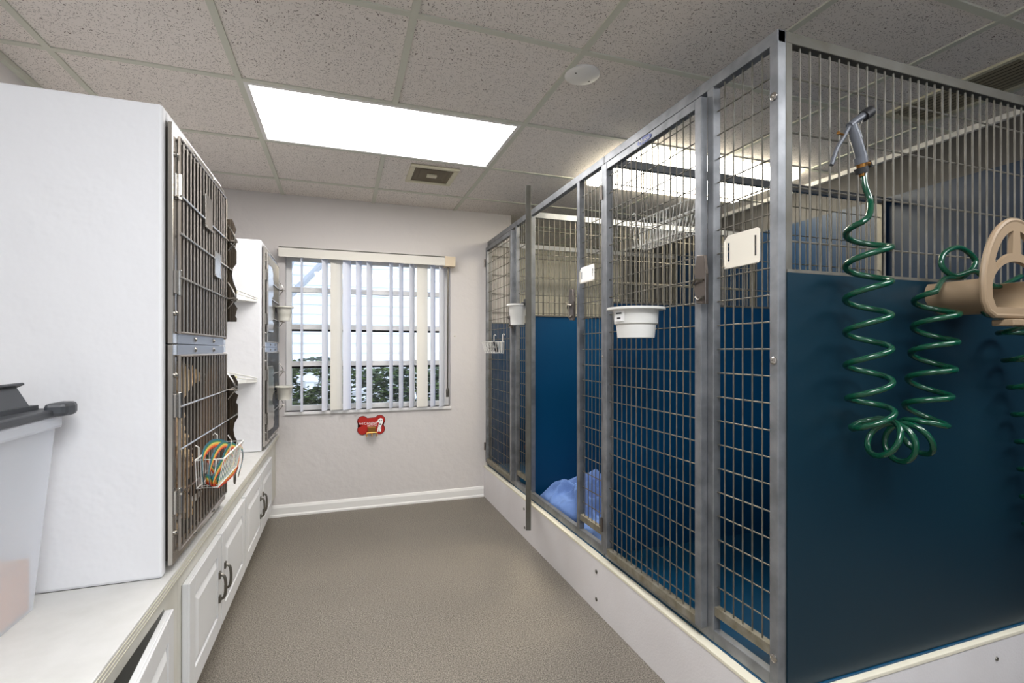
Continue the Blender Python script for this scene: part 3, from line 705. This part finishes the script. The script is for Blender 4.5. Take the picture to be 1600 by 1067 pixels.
# ------------------------------------------------------------------ feed bin with grey lid
t = thing('feed_bin', (-.77, 1.17, .5825), 'clear plastic feed bin with a grey lid, flap open, on the near worktop', 'bin')
def taper_box(m, x0, x1, y0, y1, z0, e, z1, th=.004):
    def ring(z, k, s): return [(x0-k+s, y0-k+s, z), (x1+k-s, y0-k+s, z), (x1+k-s, y1+k-s, z), (x0-k+s, y1+k-s, z)]
    a, b, c_, d_ = ring(z0, 0, 0), ring(z1, e, 0), ring(z1, e, th), ring(z0+th, 0, th)
    vs = a+b+c_+d_; fs = [(3,2,1,0), (12,13,14,15)]
    for k in range(4):
        j = (k+1) % 4; fs += [(k, j, 4+j, 4+k), (4+k, 4+j, 8+j, 8+k), (8+k, 8+j, 12+j, 12+k)]
    m.add(vs, fs)
m = MB(); taper_box(m, -.93, -.652, .90, 1.395, .583, .03, 1.015); m.build('bin_body', 'bin_plastic', t, bevel=.012)
m = MB(); m.box((-.962, .868, .985), (-.612, 1.428, 1.012)); o = m.build('bin_rim', 'bin_plastic', t, bevel=.006)
m = MB(); m.box((-.925, .905, .589), (-.657, 1.389, .70))
vs = []; fs = []; n = 12
for i in range(n+1):
    for j in range(n+1):
        x = -.925+.268*i/n; y = .905+.484*j/n; vs.append((x, y, .703+.02*noise.noise(Vector((x*30, y*30, 0)))+.03*noise.noise(Vector((x*5, y*5, 3)))))
for i in range(n):
    for j in range(n): a = i*(n+1)+j; fs.append((a, a+1, a+n+2, a+n+1))
m.add(vs, fs); m.build('kibble', 'kibble', t, kind='stuff')
lid = bx((-.965, .87, 1.0125), (-.608, 1.425, 1.030)).build('lid', 'lid_grey', t, bevel=.004)
m = MB()
for ya_, yb_ in ((1.37, 1.45),):
    m.prism([(-.625, ya_), (-.588, ya_+.012), (-.582, (ya_+yb_)/2), (-.588, yb_-.012), (-.625, yb_)], .03, lambda u, v, w: Vector((u, v, 1.014+w)))
m.build('lid_clip', 'lid_grey', lid, bevel=.008)
m = MB(); m.box((-.95, .96, 1.030), (-.65, .975, 1.04)); m.box((-.66, .96, 1.030), (-.645, 1.40, 1.04)); m.build('lid_rib', 'lid_grey', lid)
Rf = Matrix.Rotation(R(62), 3, 'Y')
m = MB(); m.obox(Vector((-.655, 1.30, 1.034))+Rf@Vector((-.026, 0, .0)), (.06, .17, .008), Rf); m.obox(Vector((-.655, 1.30, 1.034))+Rf@Vector((-.055, 0, .006)), (.006, .19, .018), Rf)
m.build('lid_flap', 'lid_grey', lid, bevel=.002)
t = thing('plastic_dish', (-.79, 1.30, 1.0305), 'shallow cream dish lying upside down on the grey bin lid', 'dish')
MB().lathe([(.118, .0), (.121, .006), (.112, .010), (.096, .040), (.09, .044), (.001, .045)], (-.79, 1.30, 1.0312), 28).build('dish', 'cream_plastic', t, smooth=True)

# ------------------------------------------------------------------ kennels
KX0, KX1 = 1.10, 2.885; KB = .245; KT = 2.02; TB = .028
t = thing('kennel_platform', (2.0, 2.4, 0), 'long white raised platform that carries the three kennels', 'platform')
bx((1.07, .985, 0), (XR-.012, YF-.002, KB-.012)).build('front_board', 'base_white', t, bevel=.001)
m = MB(); m.box((1.068, .983, KB-.012), (1.10, YF-.002, KB)); m.box((1.10, .983, KB-.012), (XR-.012, 1.002, KB)); m.build('ledge', 'trim_cream', t, bevel=.002)
bx((1.10, 1.002, KB-.012), (XR-.012, YF-.002, KB+.004)).build('kennel_floor', 'blue_floor', t)
for px, py in ((819,795), (820,824), (932,893), (932,936)):
    p = atX(px, py, 1.07); MB().lathe([(.009, 0), (.009, .002), (.006, .004), (.001, .005)], p, 10, Matrix.Rotation(-PI/2, 3, 'Y')).build('screw', 'screw_metal', t, smooth=True)
p = atY(1557, 1029, .985); MB().lathe([(.007, 0), (.006, .003), (.001, .004)], p, 10, Matrix.Rotation(PI/2, 3, 'X')).build('screw', 'screw_metal', t, smooth=True)

def wires(m, fixed, lo, hi, zlo, zhi, sp, hs, axis, r=.0023, z0ref=None):
    """axis 'y': panel in plane x=fixed, spanning y lo..hi"""
    n = max(1, round((hi-lo)/sp)); P = (lambda a, z: (fixed, a, z)) if axis == 'y' else (lambda a, z: (a, fixed, z))
    Q = (lambda a, z: (fixed+.0046, a, z)) if axis == 'y' else (lambda a, z: (a, fixed+.0046, z))
    for k in range(1, n): a = lo+(hi-lo)*k/n; m.tube([P(a, zlo), P(a, zhi)], r, 5)
    z = (z0ref or zhi)-hs
    while z > zlo+.01:
        if z < zhi: m.tube([Q(lo, z), Q(hi, z)], r, 5)
        z -= hs
ZREF = 1.165+.672+.0746*2
def kennel(y0, y1, label, door_angle=0, near_panel='partition', far_panel=False):
    t = thing('dog_kennel', ((KX0+KX1)/2, (y0+y1)/2, KB+.004), label, 'kennel')
    z0 = KB+.005; xf = KX0
    def post(a): bx((xf, a, z0), (xf+TB, a+.028, KT)).build('post', 'galvanised', t, bevel=.002)
    post(y0+.001); post(y0+.243); post(y1-.030)
    m = MB(); m.box((xf-.001, y0+.001, KT-.034), (xf+TB-.001, y1-.001, KT+.001)); m.build('top_rail', 'galvanised', t, bevel=.002)
    for a, b in ((y0+.029, y0+.243), (y0+.271, y1-.030)):
        bx((xf+.001, a, z0), (xf+TB-.002, b, z0+.038)).build('sill_rail', 'galvanised', t, bevel=.002)
    # fixed narrow panel
    a, b = y0+.029, y0+.243; fp = bx((xf+.004, a, .331), (xf+.024, b, .360)).build('fixed_panel_rail', 'galv_soiled', t, bevel=.001)
    m = MB(); wires(m, xf+.012, a, b, .36, KT-.034, .0355, .0746, 'y', z0ref=ZREF); m.build('fixed_mesh', 'wire_steel', t, smooth=True, kind='stuff')
    # door
    da, db, dz0, dz1, dt = y0+.268, y1-.034, .283, 1.966, .025
    xd = xf-.001-dt; W_ = db-da
    hinge = Vector((xd+dt, db, 0))
    def D(x, y, z):   # door coordinates -> world, opened about the far edge
        v = Vector((x-hinge.x, y-hinge.y, 0)); v = Matrix.Rotation(-door_angle, 3, 'Z')@v
        return Vector((hinge.x+v.x, hinge.y+v.y, z))
    dw = .030
    class DM(MB):
        def finish(s): s.v = [D(p.x, p.y, p.z) for p in s.v]; return s
    d = DM()
    d.box((xd, da, dz0), (xd+dt, da+dw, dz1)); d.box((xd, db-dw, dz0), (xd+dt, db, dz1))
    d.box((xd, da+dw, dz1-.03), (xd+dt, db-dw, dz1)); d.finish()
    door = d.build('door', 'galvanised' if not door_angle else 'galvanised_dull', t, bevel=.002)
    e = DM(); e.box((xd, da+dw, dz0), (xd+dt, db-dw, dz0+.028)); e.finish().build('door_bottom_rail', 'galv_soiled', door, bevel=.001)
    e = DM(); wires(e, xd+.011, da+dw, db-dw, dz0+.028, dz1-.03, .0345, .0746, 'y', z0ref=ZREF); e.finish().build('door_mesh', 'wire_steel', door, smooth=True, kind='stuff')
    for hz_ in (dz0+.12, dz1-.12):
        e = DM(); e.tube([(xd-.004, db+.006, hz_-.03), (xd-.004, db+.006, hz_+.03)], .006, 8); e.finish().build('hinge', 'stainless_dark', door, smooth=True)
    # latch on the post beside the door
    yl = y0+.26; zl = 1.165+.215
    l = MB(); l.prism([(yl-.028, zl-.075), (yl-.028, zl+.02), (yl-.022, zl+.078), (yl+.012, zl+.082), (yl+.026, zl+.03), (yl+.016, zl+.005), (yl+.026, zl-.02), (yl+.014, zl-.07)], .012, lambda u, v, w: Vector((xf-.028-w, u, v)))
    la = l.build('latch', 'stainless_dark', t, bevel=.002)
    xq = xf-.042
    l = MB(); l.tube([(xq, yl-.02, zl+.0), (xq-.012, yl, zl+.004), (xq, yl+.03, zl-.01)], .004, 6); l.build('latch_bolt', 'pewter', la, smooth=True)
    l = MB(); l.tube([(xq, yl-.02, zl-.05), (xq-.01, yl-.012, zl-.062), (xq, yl+.014, zl-.05)], .004, 6)
    l.build('latch_bolt', 'pewter', la, smooth=True)
    # rear post, side partition at the near side
    bx((KX1-TB, y0+.002, z0), (KX1, y0+.028, KT)).build('rear_post', 'galvanised_dull', t)
    def side(ypl, nm):
        bx((xf+TB, ypl-.011, KT-.034), (KX1-TB, ypl+.012, KT)).build('partition_rail', 'galvanised', t)
        bx((xf+TB, ypl-.004, z0), (KX1-TB, ypl+.004, 1.372)).build('partition_panel', 'blue_panel', t, label='glossy blue solid lower panel')
        bx((xf+TB, ypl-.008, 1.372), (KX1-TB, ypl+.008, 1.380)).build('partition_cap', 'wire_steel', t)
        m = MB(); wires(m, ypl, xf+TB, KX1-TB, 1.38, KT-.034, .0368, .149, 'x', r=.0026, z0ref=1.165+.743+.149); m.build('partition_mesh', 'wire_steel', t, smooth=True, kind='stuff')
    if near_panel == 'end':
        bx((xf+TB+.001, y0-.004, z0-.002), (XR-.008, y0+.001, 1.372)).build('side_panel', 'blue_panel_shaded', t, label='large blue side panel, darkened for shade, facing the camera')
        bx((xf+TB+.001, y0-.003, 1.372), (KX1, y0+.006, 1.381)).build('side_panel_cap', 'wire_steel', t)
        bx((xf+TB+.001, y0+.002, z0), (xf+TB+.024, y0+.026, KT-.001)).build('side_post', 'galvanised_dull', t, bevel=.002)
        m = MB(); m.box((xf+TB, y0+.001, KT-.030), (KX1, y0+.026, KT+.001)); m.build('side_top_rail', 'galvanised_dull', t, bevel=.002)
        m = MB(); wires(m, y0+.012, xf+TB+.024, KX1-TB, 1.381, KT-.03, .0368, .149, 'x', r=.0029, z0ref=1.165+.743+.149); m.build('side_mesh', 'wire_steel', t, smooth=True, kind='stuff')
        for z in (1.165+.68, 1.165-.03, 1.165-.83):
            MB().lathe([(.011, 0), (.011, .003), (.007, .005), (.005, .0055), (.001, .004)], (xf-.0002, y0+.014, z), 14, Matrix.Rotation(-PI/2, 3, 'Y')).build('post_screw', 'stainless', t, smooth=True)
    else:
        side(y0+.014, near_panel)
        for z in (1.165+.68, 1.165-.03):
            MB().lathe([(.008, 0), (.008, .003), (.004, .005), (.001, .005)], (xf-.0002, y0+.014, z), 12, Matrix.Rotation(-PI/2, 3, 'Y')).build('post_screw', 'stainless', t, smooth=True)
    if far_panel:
        side(y1-.014, 'far'); bx((KX1-TB, y1-.028, z0), (KX1, y1-.002, KT)).build('rear_post', 'galvanised_dull', t)
    return t, D
k1, D1 = kennel(1.01, 1.93, 'nearest of the three galvanised kennels, door closed, blue side panel towards the camera', near_panel='end')
k2, D2 = kennel(1.93, 2.85, 'middle galvanised kennel with its wire door standing open', door_angle=R(21.5))
k3, D3 = kennel(2.85, 3.776, 'farthest galvanised kennel against the white wall, door closed', far_panel=True)
# rusty spot
# oval badge on the nearest door
t = thing('maker_badge', atX(1014, 217, 1.073), 'blue oval badge with white lettering on the top rail of the nearest kennel door', 'badge')
c = Vector((1.0735, 1.585, 1.951))
MB().prism([(.045*math.cos(2*PI*k/28), .0135*math.sin(2*PI*k/28)) for k in range(28)], .0015, lambda u, v, w: Vector((c.x-w, c.y+u, c.z+v))).build('plate', 'blue_badge', t)
text_mesh('lettering', 'Mason', .024, lambda u, v, w: Vector((c.x-.002-w, c.y-u*1.05, c.z+v)), 'label_paper', t)

# card holders
def card(px0, py0, px1, py1, x, label, folded=False):
    a = atX(px0, py0, x); b = atX(px1, py1, x); y0, y1 = sorted((a.y, b.y)); z0, z1 = sorted((a.z, b.z))
    t = thing('card_holder', ((x, (y0+y1)/2, z0)), label, 'card holder'); w = y1-y0
    poly = [(y0, z0+.005), (y0+.006, z0), (y1-.006, z0), (y1, z0+.006), (y1, z1-.012), (y1-.014, z1), (y0+.008, z1), (y0, z1-.006)]
    holes = [[(y0+.012, z0+.022), (y0+.02, z0+.022), (y0+.02, z1-.02), (y0+.012, z1-.02)], [(y1-.02, z0+.022), (y1-.011, z0+.022), (y1-.011, z1-.022), (y1-.02, z1-.022)]]
    plate_holes('plate', poly, holes, .002, lambda u, v, w_: Vector((x-w_, u, v)), 'cream_plastic' if not folded else 'label_paper', t)
    m = MB(); m.box((x-.006, y0+.004, z0+.001), (x-.0021, y1-.004, z0+.006)); m.box((x-.006, y1-.005, z0+.008), (x-.0021, y1-.001, z1-.016)); m.build('lip', 'cream_plastic', t)
    m = MB()
    for yy in (y0+.016, y1-.0155): m.tube([(x-.0012, yy, (z0+z1)/2), (x+.016, yy, (z0+z1)/2), (x+.016, yy, (z0+z1)/2+.012)], .002, 5)
    m.build('clip', 'pewter', t)
card(1133, 370, 1188, 410, 1.104, 'blank whitish card holder on the nearest kennel, right of the latch')
card(907, 419, 929, 438, 1.104, 'small white card holder on the narrow panel of the middle kennel', True)

# bowls on kennel doors
b = bowl((1.0, 1.53, 1.165+.142), .083, .10, 'large white bowl with a paper label on the nearest kennel door', 'white_plastic', arm=(1.070, 1.53, 1.165+.13), lab=True)
nn = Vector((-.45, -.2, 0)).normalized()
lc = Vector((1.0, 1.53, 1.165+.118)); 
rr_ = .0808
m = MB(); vs = []; fs = []
for k in range(7):
    a = R(172+k*6)
    for z in (-.019, .019): vs.append(lc+Vector((rr_*math.cos(a), rr_*math.sin(a), z)))
for k in range(6): fs.append((2*k, 2*k+2, 2*k+3, 2*k+1))
m.add(vs, fs); m.build('paper_label', 'label_paper', b)
m = MB()
for k, (a0, a1, z) in enumerate(((180, 200, .009), (184, 197, -.008))):
    vs = []; steps = 8
    for q in range(steps+1):
        a = R(a0+(a1-a0)*q/steps)
        for zz in (-.0026, .0026): vs.append(lc+Vector(((rr_+.0006)*math.cos(a), (rr_+.0006)*math.sin(a), z+zz)))
    m.add(vs, [(2*q, 2*q+2, 2*q+3, 2*q+1) for q in range(steps)])
m.build('print', 'ink', b)
pb = D2(1.02, 2.29, 0)
bowl((pb.x+.012, pb.y+.0, 1.165+.222), .045, .098, 'white bowl with a wide rim on the open middle kennel door', 'white_plastic', arm=tuple(D2(1.075, 2.24, 1.40)))
# basket inside nearest kennel, basket on farthest kennel
basket('wire_basket', (1.116, 1.75, 1.165+.51), (0, -1, 0), (1, 0, 0), .36, .10, .10, 'long white wire basket hanging high inside the nearest kennel door', hooks=.03, nv=18)
basket('wire_basket', (1.066, 3.52, 1.165+.055), (0, -1, 0), (-1, 0, 0), .27, .085, .08, 'small white wire basket on the farthest kennel door', hooks=.05, nv=11)
t = thing('muzzle_strap', (1.03, 3.40, 1.145), 'black strap with a metal ring in the basket of the farthest kennel', 'strap')
m = MB(); m.tube(catmull([(1.03,3.42,1.155),(1.025,3.38,1.205),(1.02,3.32,1.215),(1.025,3.28,1.16),(1.03,3.32,1.155),(1.02,3.38,1.18)], 5), .009, 6); m.build('strap', 'black_rubber', t, smooth=True)
m = MB(); m.tube([(.985+.0*k, 3.33+.014*math.cos(2*PI*k/12), 1.18+.014*math.sin(2*PI*k/12)) for k in range(12)], .002, 5, closed=True); m.build('ring', 'stainless', t)

# ------------------------------------------------------------------ crumpled blue blanket in the middle kennel
def blanket():
    m = MB(); nx, ny = 110, 130; vs = []; fs = []; X0, X1, Y0, Y1 = 1.14, 1.85, 2.03, 2.81; rr = random.Random(11); folds = []
    for k in range(30):
        c = Vector((rr.uniform(X0+.03, X1-.1), rr.uniform(Y0+.05, Y1-.05))); a = rr.choice([.5, .9, 1.3, 2.4])+rr.uniform(-.35, .35); L_ = rr.uniform(.10, .30)
        folds.append((c, Vector((math.cos(a), math.sin(a))), L_, rr.uniform(.012, .024), rr.uniform(.016, .045), rr.uniform(-2.5, 2.5)))
    for i in range(nx+1):
        for j in range(ny+1):
            u, v = i/nx, j/ny
            e = min(u*9, 1)*min((1-u)*5, 1)*min(v*5, 1)*min((1-v)*16, 1)
            x = X0+(X1-X0)*u+.035*noise.noise(Vector((u*3, v*4, 2))); y = Y0+(Y1-Y0)*v+.04*noise.noise(Vector((u*4, v*3, 8)))
            z = 0; p = Vector((x, y))
            for c, d, L_, w_, h, bend in folds:
                q = p-c; s_ = q.dot(d); t_ = q.x*-d.y+q.y*d.x-bend*s_*s_
                if abs(s_) < L_: z = max(z, h*(1-(s_/L_)**2)*math.exp(-(t_/w_)**2)) + .25*min(z, h*math.exp(-(t_/w_)**2))
            z = KB+.008+e**.35*(.045+.03*v+min(z*2.8, .13)+.05*max(-.3, noise.noise(Vector((x*3.2, y*3.2, 4))))+.006*noise.noise(Vector((x*28, y*28, 1))))
            vs.append((max(x, 1.133), min(max(y, 1.99), 2.83), max(z, KB+.008)))
    for i in range(nx):
        for j in range(ny): a = i*(ny+1)+j; fs.append((a, a+ny+1, a+ny+2, a+1))
    m.add(vs, fs)
    o = tag(m.build('blanket', 'towel_blue', smooth=True), 'crumpled light blue fleece blanket on the floor of the middle kennel', 'blanket')
    s = o.modifiers.new('solid', 'SOLIDIFY'); s.thickness = .004; s.offset = 1
blanket()

# ------------------------------------------------------------------ bone-shaped leash hitch on the far wall
c = Vector((.208, YF, 1.165-.557))
t = thing('leash_hitch', (c.x, YF-.005, c.z-.06), 'red bone-shaped CANINE HITCH plate with steel hooks below the window', 'hook')
def bone(s=1, g=0):
    pts = []
    cen = [(-.060, -.031), (.060, -.031), (.062, .034), (-.060, .031)]; rad = .036+g
    rng = [(120, 318), (222, 420), (-60, 138), (42, 240)]
    rng = [(100, 325), (215, 440), (-80, 145), (35, 260)]
    for (cx, cy), (a0, a1) in zip(cen, rng):
        for k in range(15): a = R(a0+(a1-a0)*k/14); pts.append((cx*s+rad*math.cos(a), cy*s+rad*math.sin(a)))
    return pts
MB().prism(bone(1, .003), .004, lambda u, v, w: Vector((c.x+u, YF-.0005-w, c.z+v))).build('plate_rim', 'rim_dark_red', t)
MB().prism(bone(1, -.001), .002, lambda u, v, w: Vector((c.x+u, YF-.0046-w, c.z+v))).build('plate', 'red_plate', t)
F = lambda u, v, w: Vector((c.x+u, YF-.0072-w, c.z+v))
text_mesh('lettering', 'CANINE', .026, lambda u, v, w: F(u-.004, v+.014, w), 'label_paper', t)
text_mesh('lettering', 'HITCH', .022, lambda u, v, w: F(u+.006, v-.003, w), 'label_paper', t)
text_mesh('lettering', 'THE', .018, lambda u, v, w: F(u-.072, v+.013, w), 'label_paper', t)
m = MB(); m.prism([(.04,-.05),(.052,-.05),(.054,-.03),(.06,-.05),(.07,-.05),(.072,-.01),(.085,.02),(.08,.045),(.066,.05),(.05,.04),(.04,.02),(.056,.016),(.05,-.01)], .0012, F); m.build('dog_picture', 'label_paper', t)
m = MB()
for u, v, r in ((.06,.03,.005), (.064,.004,.006), (.074,.03,.004), (.056,-.012,.003), (.066,-.024,.003)): m.prism([(u+r*math.cos(a), v+r*math.sin(a)) for a in [2*PI*k/10 for k in range(10)]], .0016, F)
m.build('spots', 'ink', t)
m = MB(); m.box((c.x-.026, YF-.05, c.z-.045), (c.x+.030, YF-.008, c.z-.008)); m.build('bracket', 'brass', t, bevel=.003)
m = MB()
for u in (-.034, .002, .038): m.tube([(c.x+u, YF-.02, c.z-.048), (c.x+u, YF-.055, c.z-.048), (c.x+u, YF-.06, c.z-.075)], .0045, 6)
m.tube([(c.x-.034, YF-.055, c.z-.048), (c.x+.038, YF-.055, c.z-.048)], .0045, 6); m.build('hook', 'brass', t, smooth=True)
t = tag(MB().lathe([(.006, 0), (.006, .006), (.003, .012)], (.835, YF, 1.27), 8, Matrix.Rotation(PI/2, 3, 'X')).build('cleat', 'trim_cream', smooth=True), 'tiny cord cleat on the wall right of the window', 'cleat')

# ------------------------------------------------------------------ green coil hoses, nozzle, tan hose hanger
def helix(path, rad, pitch, ph0=0, n=22, flat=None):
    """coil around a smooth path; pitch may be a function of arc fraction"""
    P = catmull(path, 14); L_ = [0]
    for a, b in zip(P, P[1:]): L_.append(L_[-1]+(b-a).length)
    tot = L_[-1]; out = []; ph = ph0; s = 0; i = 0
    ref = Vector((0, -1, 0))
    while s < tot:
        while i < len(L_)-2 and L_[i+1] < s: i += 1
        f = (s-L_[i])/(L_[i+1]-L_[i]); c_ = P[i].lerp(P[i+1], f); t_ = (P[i+1]-P[i]).normalized()
        nb = (ref-t_*ref.dot(t_)).normalized(); nc = t_.cross(nb)
        rr = rad(s/tot) if callable(rad) else rad
        out.append(c_+(nb*math.cos(ph)+nc*math.sin(ph))*rr); pt = pitch(s/tot) if callable(pitch) else pitch
        s += pt/n; ph += 2*PI/n
    return out
YH = .925
def hY(px, py, y=YH): return atY(px, py, y)
U = [hY(1357, 352), hY(1356, 480), hY(1358, 600), hY(1368, 672), hY(1405, 692), hY(1440, 672), hY(1453, 600), hY(1461, 520), hY(1464, 458)]
coil = helix(U, .050, lambda f: .088 if f < .42 else (.066 if f < .66 else .076), ph0=1.2)
lead = catmull([hY(1349, 272, .955), hY(1352, 292, .95), hY(1360, 315, .94), hY(1358, 336, .92), coil[0]], 6)
tail = catmull([coil[-1], hY(1476, 436, .955), hY(1506, 432, .965), hY(1524, 408, .972), hY(1500, 387, .975), hY(1475, 396, .975), hY(1472, 416, .97), hY(1492, 431, .96), hY(1525, 424, .94), hY(1555, 448, .92), hY(1595, 432, .92)], 7)
m = MB(); m.tube(lead[:-1]+coil+tail[1:], .0078, 10)
tag(m.build('coil_hose', 'hose_green', smooth=True), 'long green coiled hose hanging in a U from the spray nozzle to the tan hanger', 'hose')
C3 = [hY(1592, 500, .93), hY(1612, 600, .93), hY(1626, 700, .93), hY(1640, 860, .93)]
c3 = helix(C3, .052, .092, ph0=.4)
m = MB(); m.tube(catmull([hY(1535, 478, .90), hY(1545, 492, .88), hY(1600, 496, .87), hY(1640, 498, .88), c3[0]], 6)[:-1]+c3, .0078, 10)
tag(m.build('coil_hose', 'hose_green', smooth=True), 'green coiled hose hanging at the right edge below the tan hanger', 'hose')

# nozzle
t = thing('spray_nozzle', hY(1349, 270, .955), 'grey pistol-grip hose nozzle hooked high on the wire side of the nearest kennel', 'nozzle')
Yn = .955
def n3(px, py, dy=0): return atY(px, py, Yn+dy)
m = MB(); m.tube([n3(1347, 250), n3(1343, 235), n3(1336, 212), n3(1331, 196)], .0105, 12, radii=[.0145, .0135, .0135, .012]); m.build('grip', 'nozzle_grey', t, smooth=True)
m = MB(); m.tube([n3(1327, 197), n3(1338, 188), n3(1350, 180)], .0095, 12); m.build('barrel', 'nozzle_grey', t, smooth=True)
m = MB(); m.tube([n3(1349, 182), n3(1360, 174)], .0145, 14); m.build('tip', 'black_rubber', t, smooth=True)
m = MB(); m.tube(catmull([n3(1329, 194), n3(1318, 215), n3(1308, 232), n3(1299, 258)], 4), .0055, 8); m.build('trigger', 'nozzle_grey', t, smooth=True)
m = MB(); m.tube([n3(1322, 212), n3(1310, 208)], .003, 6); m.lathe([(.004, 0), (.005, .004), (.003, .008)], n3(1310, 210), 8); m.build('trigger_screw', 'brass', t)
m = MB(); m.tube(catmull([n3(1350, 184), n3(1343, 200), n3(1347, 215), n3(1346, 228), n3(1352, 246)], 4), .0016, 6); m.build('guard', 'stainless', t)
m = MB(); m.tube([n3(1344, 246), n3(1346, 256)], .0165, 14); m.build('collar', 'nozzle_grey', t, smooth=True)
m = MB(); m.tube([n3(1346, 254), n3(1347, 262), n3(1347, 276)], .008, 12, radii=[.014, .012, .007]); m.tube([n3(1347, 255), n3(1358, 256)], .006, 8); m.build('valve', 'brass', t, smooth=True)
m = MB(); m.tube([n3(1345, 262), n3(1347, 271)], .0165, 14); m.tube([n3(1357, 252), n3(1361, 260)], .0055, 8); m.build('grip_ring', 'black_rubber', t, smooth=True)

# tan hose hanger: saddle tube out from the wire, arched front flange with openings
t = thing('hose_hanger', (1.70, .93, 1.24), 'tan plastic hose hanger with an arched front flange on the blue kennel side', 'hanger')
fc = Vector((1.765, .845, 1.165+.165))
def arch(rx, ry, a0, a1, n=26, cx=0, cy=0): return [(cx+rx*math.cos(R(a0+(a1-a0)*k/n)), cy+ry*math.sin(R(a0+(a1-a0)*k/n))) for k in range(n+1)]
outer = arch(.138, .192, 5, 175)+[(-.134, -.030), (-.118, -.058), (-.09, -.072), (.09, -.072), (.118, -.058), (.134, -.030)]
inner = arch(.108, .078, 6, 174)+[(-.106, -.022), (-.09, -.050), (.09, -.050), (.106, -.022)]
def hole(a0, a1):
    return arch(.108, .164, a0, a1, 8)+arch(.100, .102, a1-3, a0+3, 8)
plate_holes('flange', outer, [inner, hole(28, 82), hole(98, 152)], .012, lambda u, v, w: Vector((fc.x+u, fc.y-w, fc.z+v)), 'tan_plastic', t)
m = MB()
pts = outer; m.tube([Vector((fc.x+u, fc.y-.006, fc.z+v)) for u, v in pts], .008, 8, closed=True); m.build('flange_bead', 'tan_plastic', t, smooth=True)
m = MB()    # saddle shell, open tube
oA = [(.108*math.cos(R(a_)), (.078 if a_ < 0 else .06)*math.sin(R(a_))*(.78 if a_ < 0 else 1)) for a_ in [150+240*k/20 for k in range(21)]]; oA = [(u, -v) if 0 else (u, v) for u, v in oA]; yb_ = .996; n_ = len(oA)
cen = Vector((fc.x, 0, fc.z))
vs = []; fs = []
for w_, s_ in ((fc.y, 1.05), (yb_, 1.02), (yb_, .97), (fc.y, 1.0)):
    for u, v in oA: vs.append((fc.x+u*s_, w_, fc.z+v*s_))
for i in range(3):
    for k in range(n_-1): fs.append((i*n_+k, i*n_+k+1, (i+1)*n_+k+1, (i+1)*n_+k))
fs += [(0, n_, 2*n_, 3*n_), (n_-1, 4*n_-1, 3*n_-1, 2*n_-1)]
m.add(vs, fs); m.build('saddle', 'tan_plastic', t, smooth=True)
bx((fc.x-.05, fc.y-.030, fc.z-.100), (fc.x+.06, fc.y+.02, fc.z-.082)).build('lower_tab', 'tan_plastic', t, bevel=.003)

# ------------------------------------------------------------------ groups of repeated things
G = {'dog_kennel': 'galvanised kennels on the platform', 'pet_cage': 'steel pet cages in the white housings', 'cage_housing': 'white plastered cage housings',
     'base_cabinet': 'white base cabinets under the worktop', 'ceiling_light': 'rectangular ceiling light panels', 'ceiling_vent': 'ceiling air vents', 'card_holder': 'card holders on the kennel fronts',
     'plastic_bowl': 'plastic bowls hung on cage doors', 'wire_basket': 'white wire baskets on cage doors', 'corner_shelf': 'small white shelves on the far housing', 'coil_hose': 'green coiled hoses'}
for o in bpy.data.objects:
    k = o.name.split('.')[0]
    if o.parent is None and k in G: o['group'] = G[k]
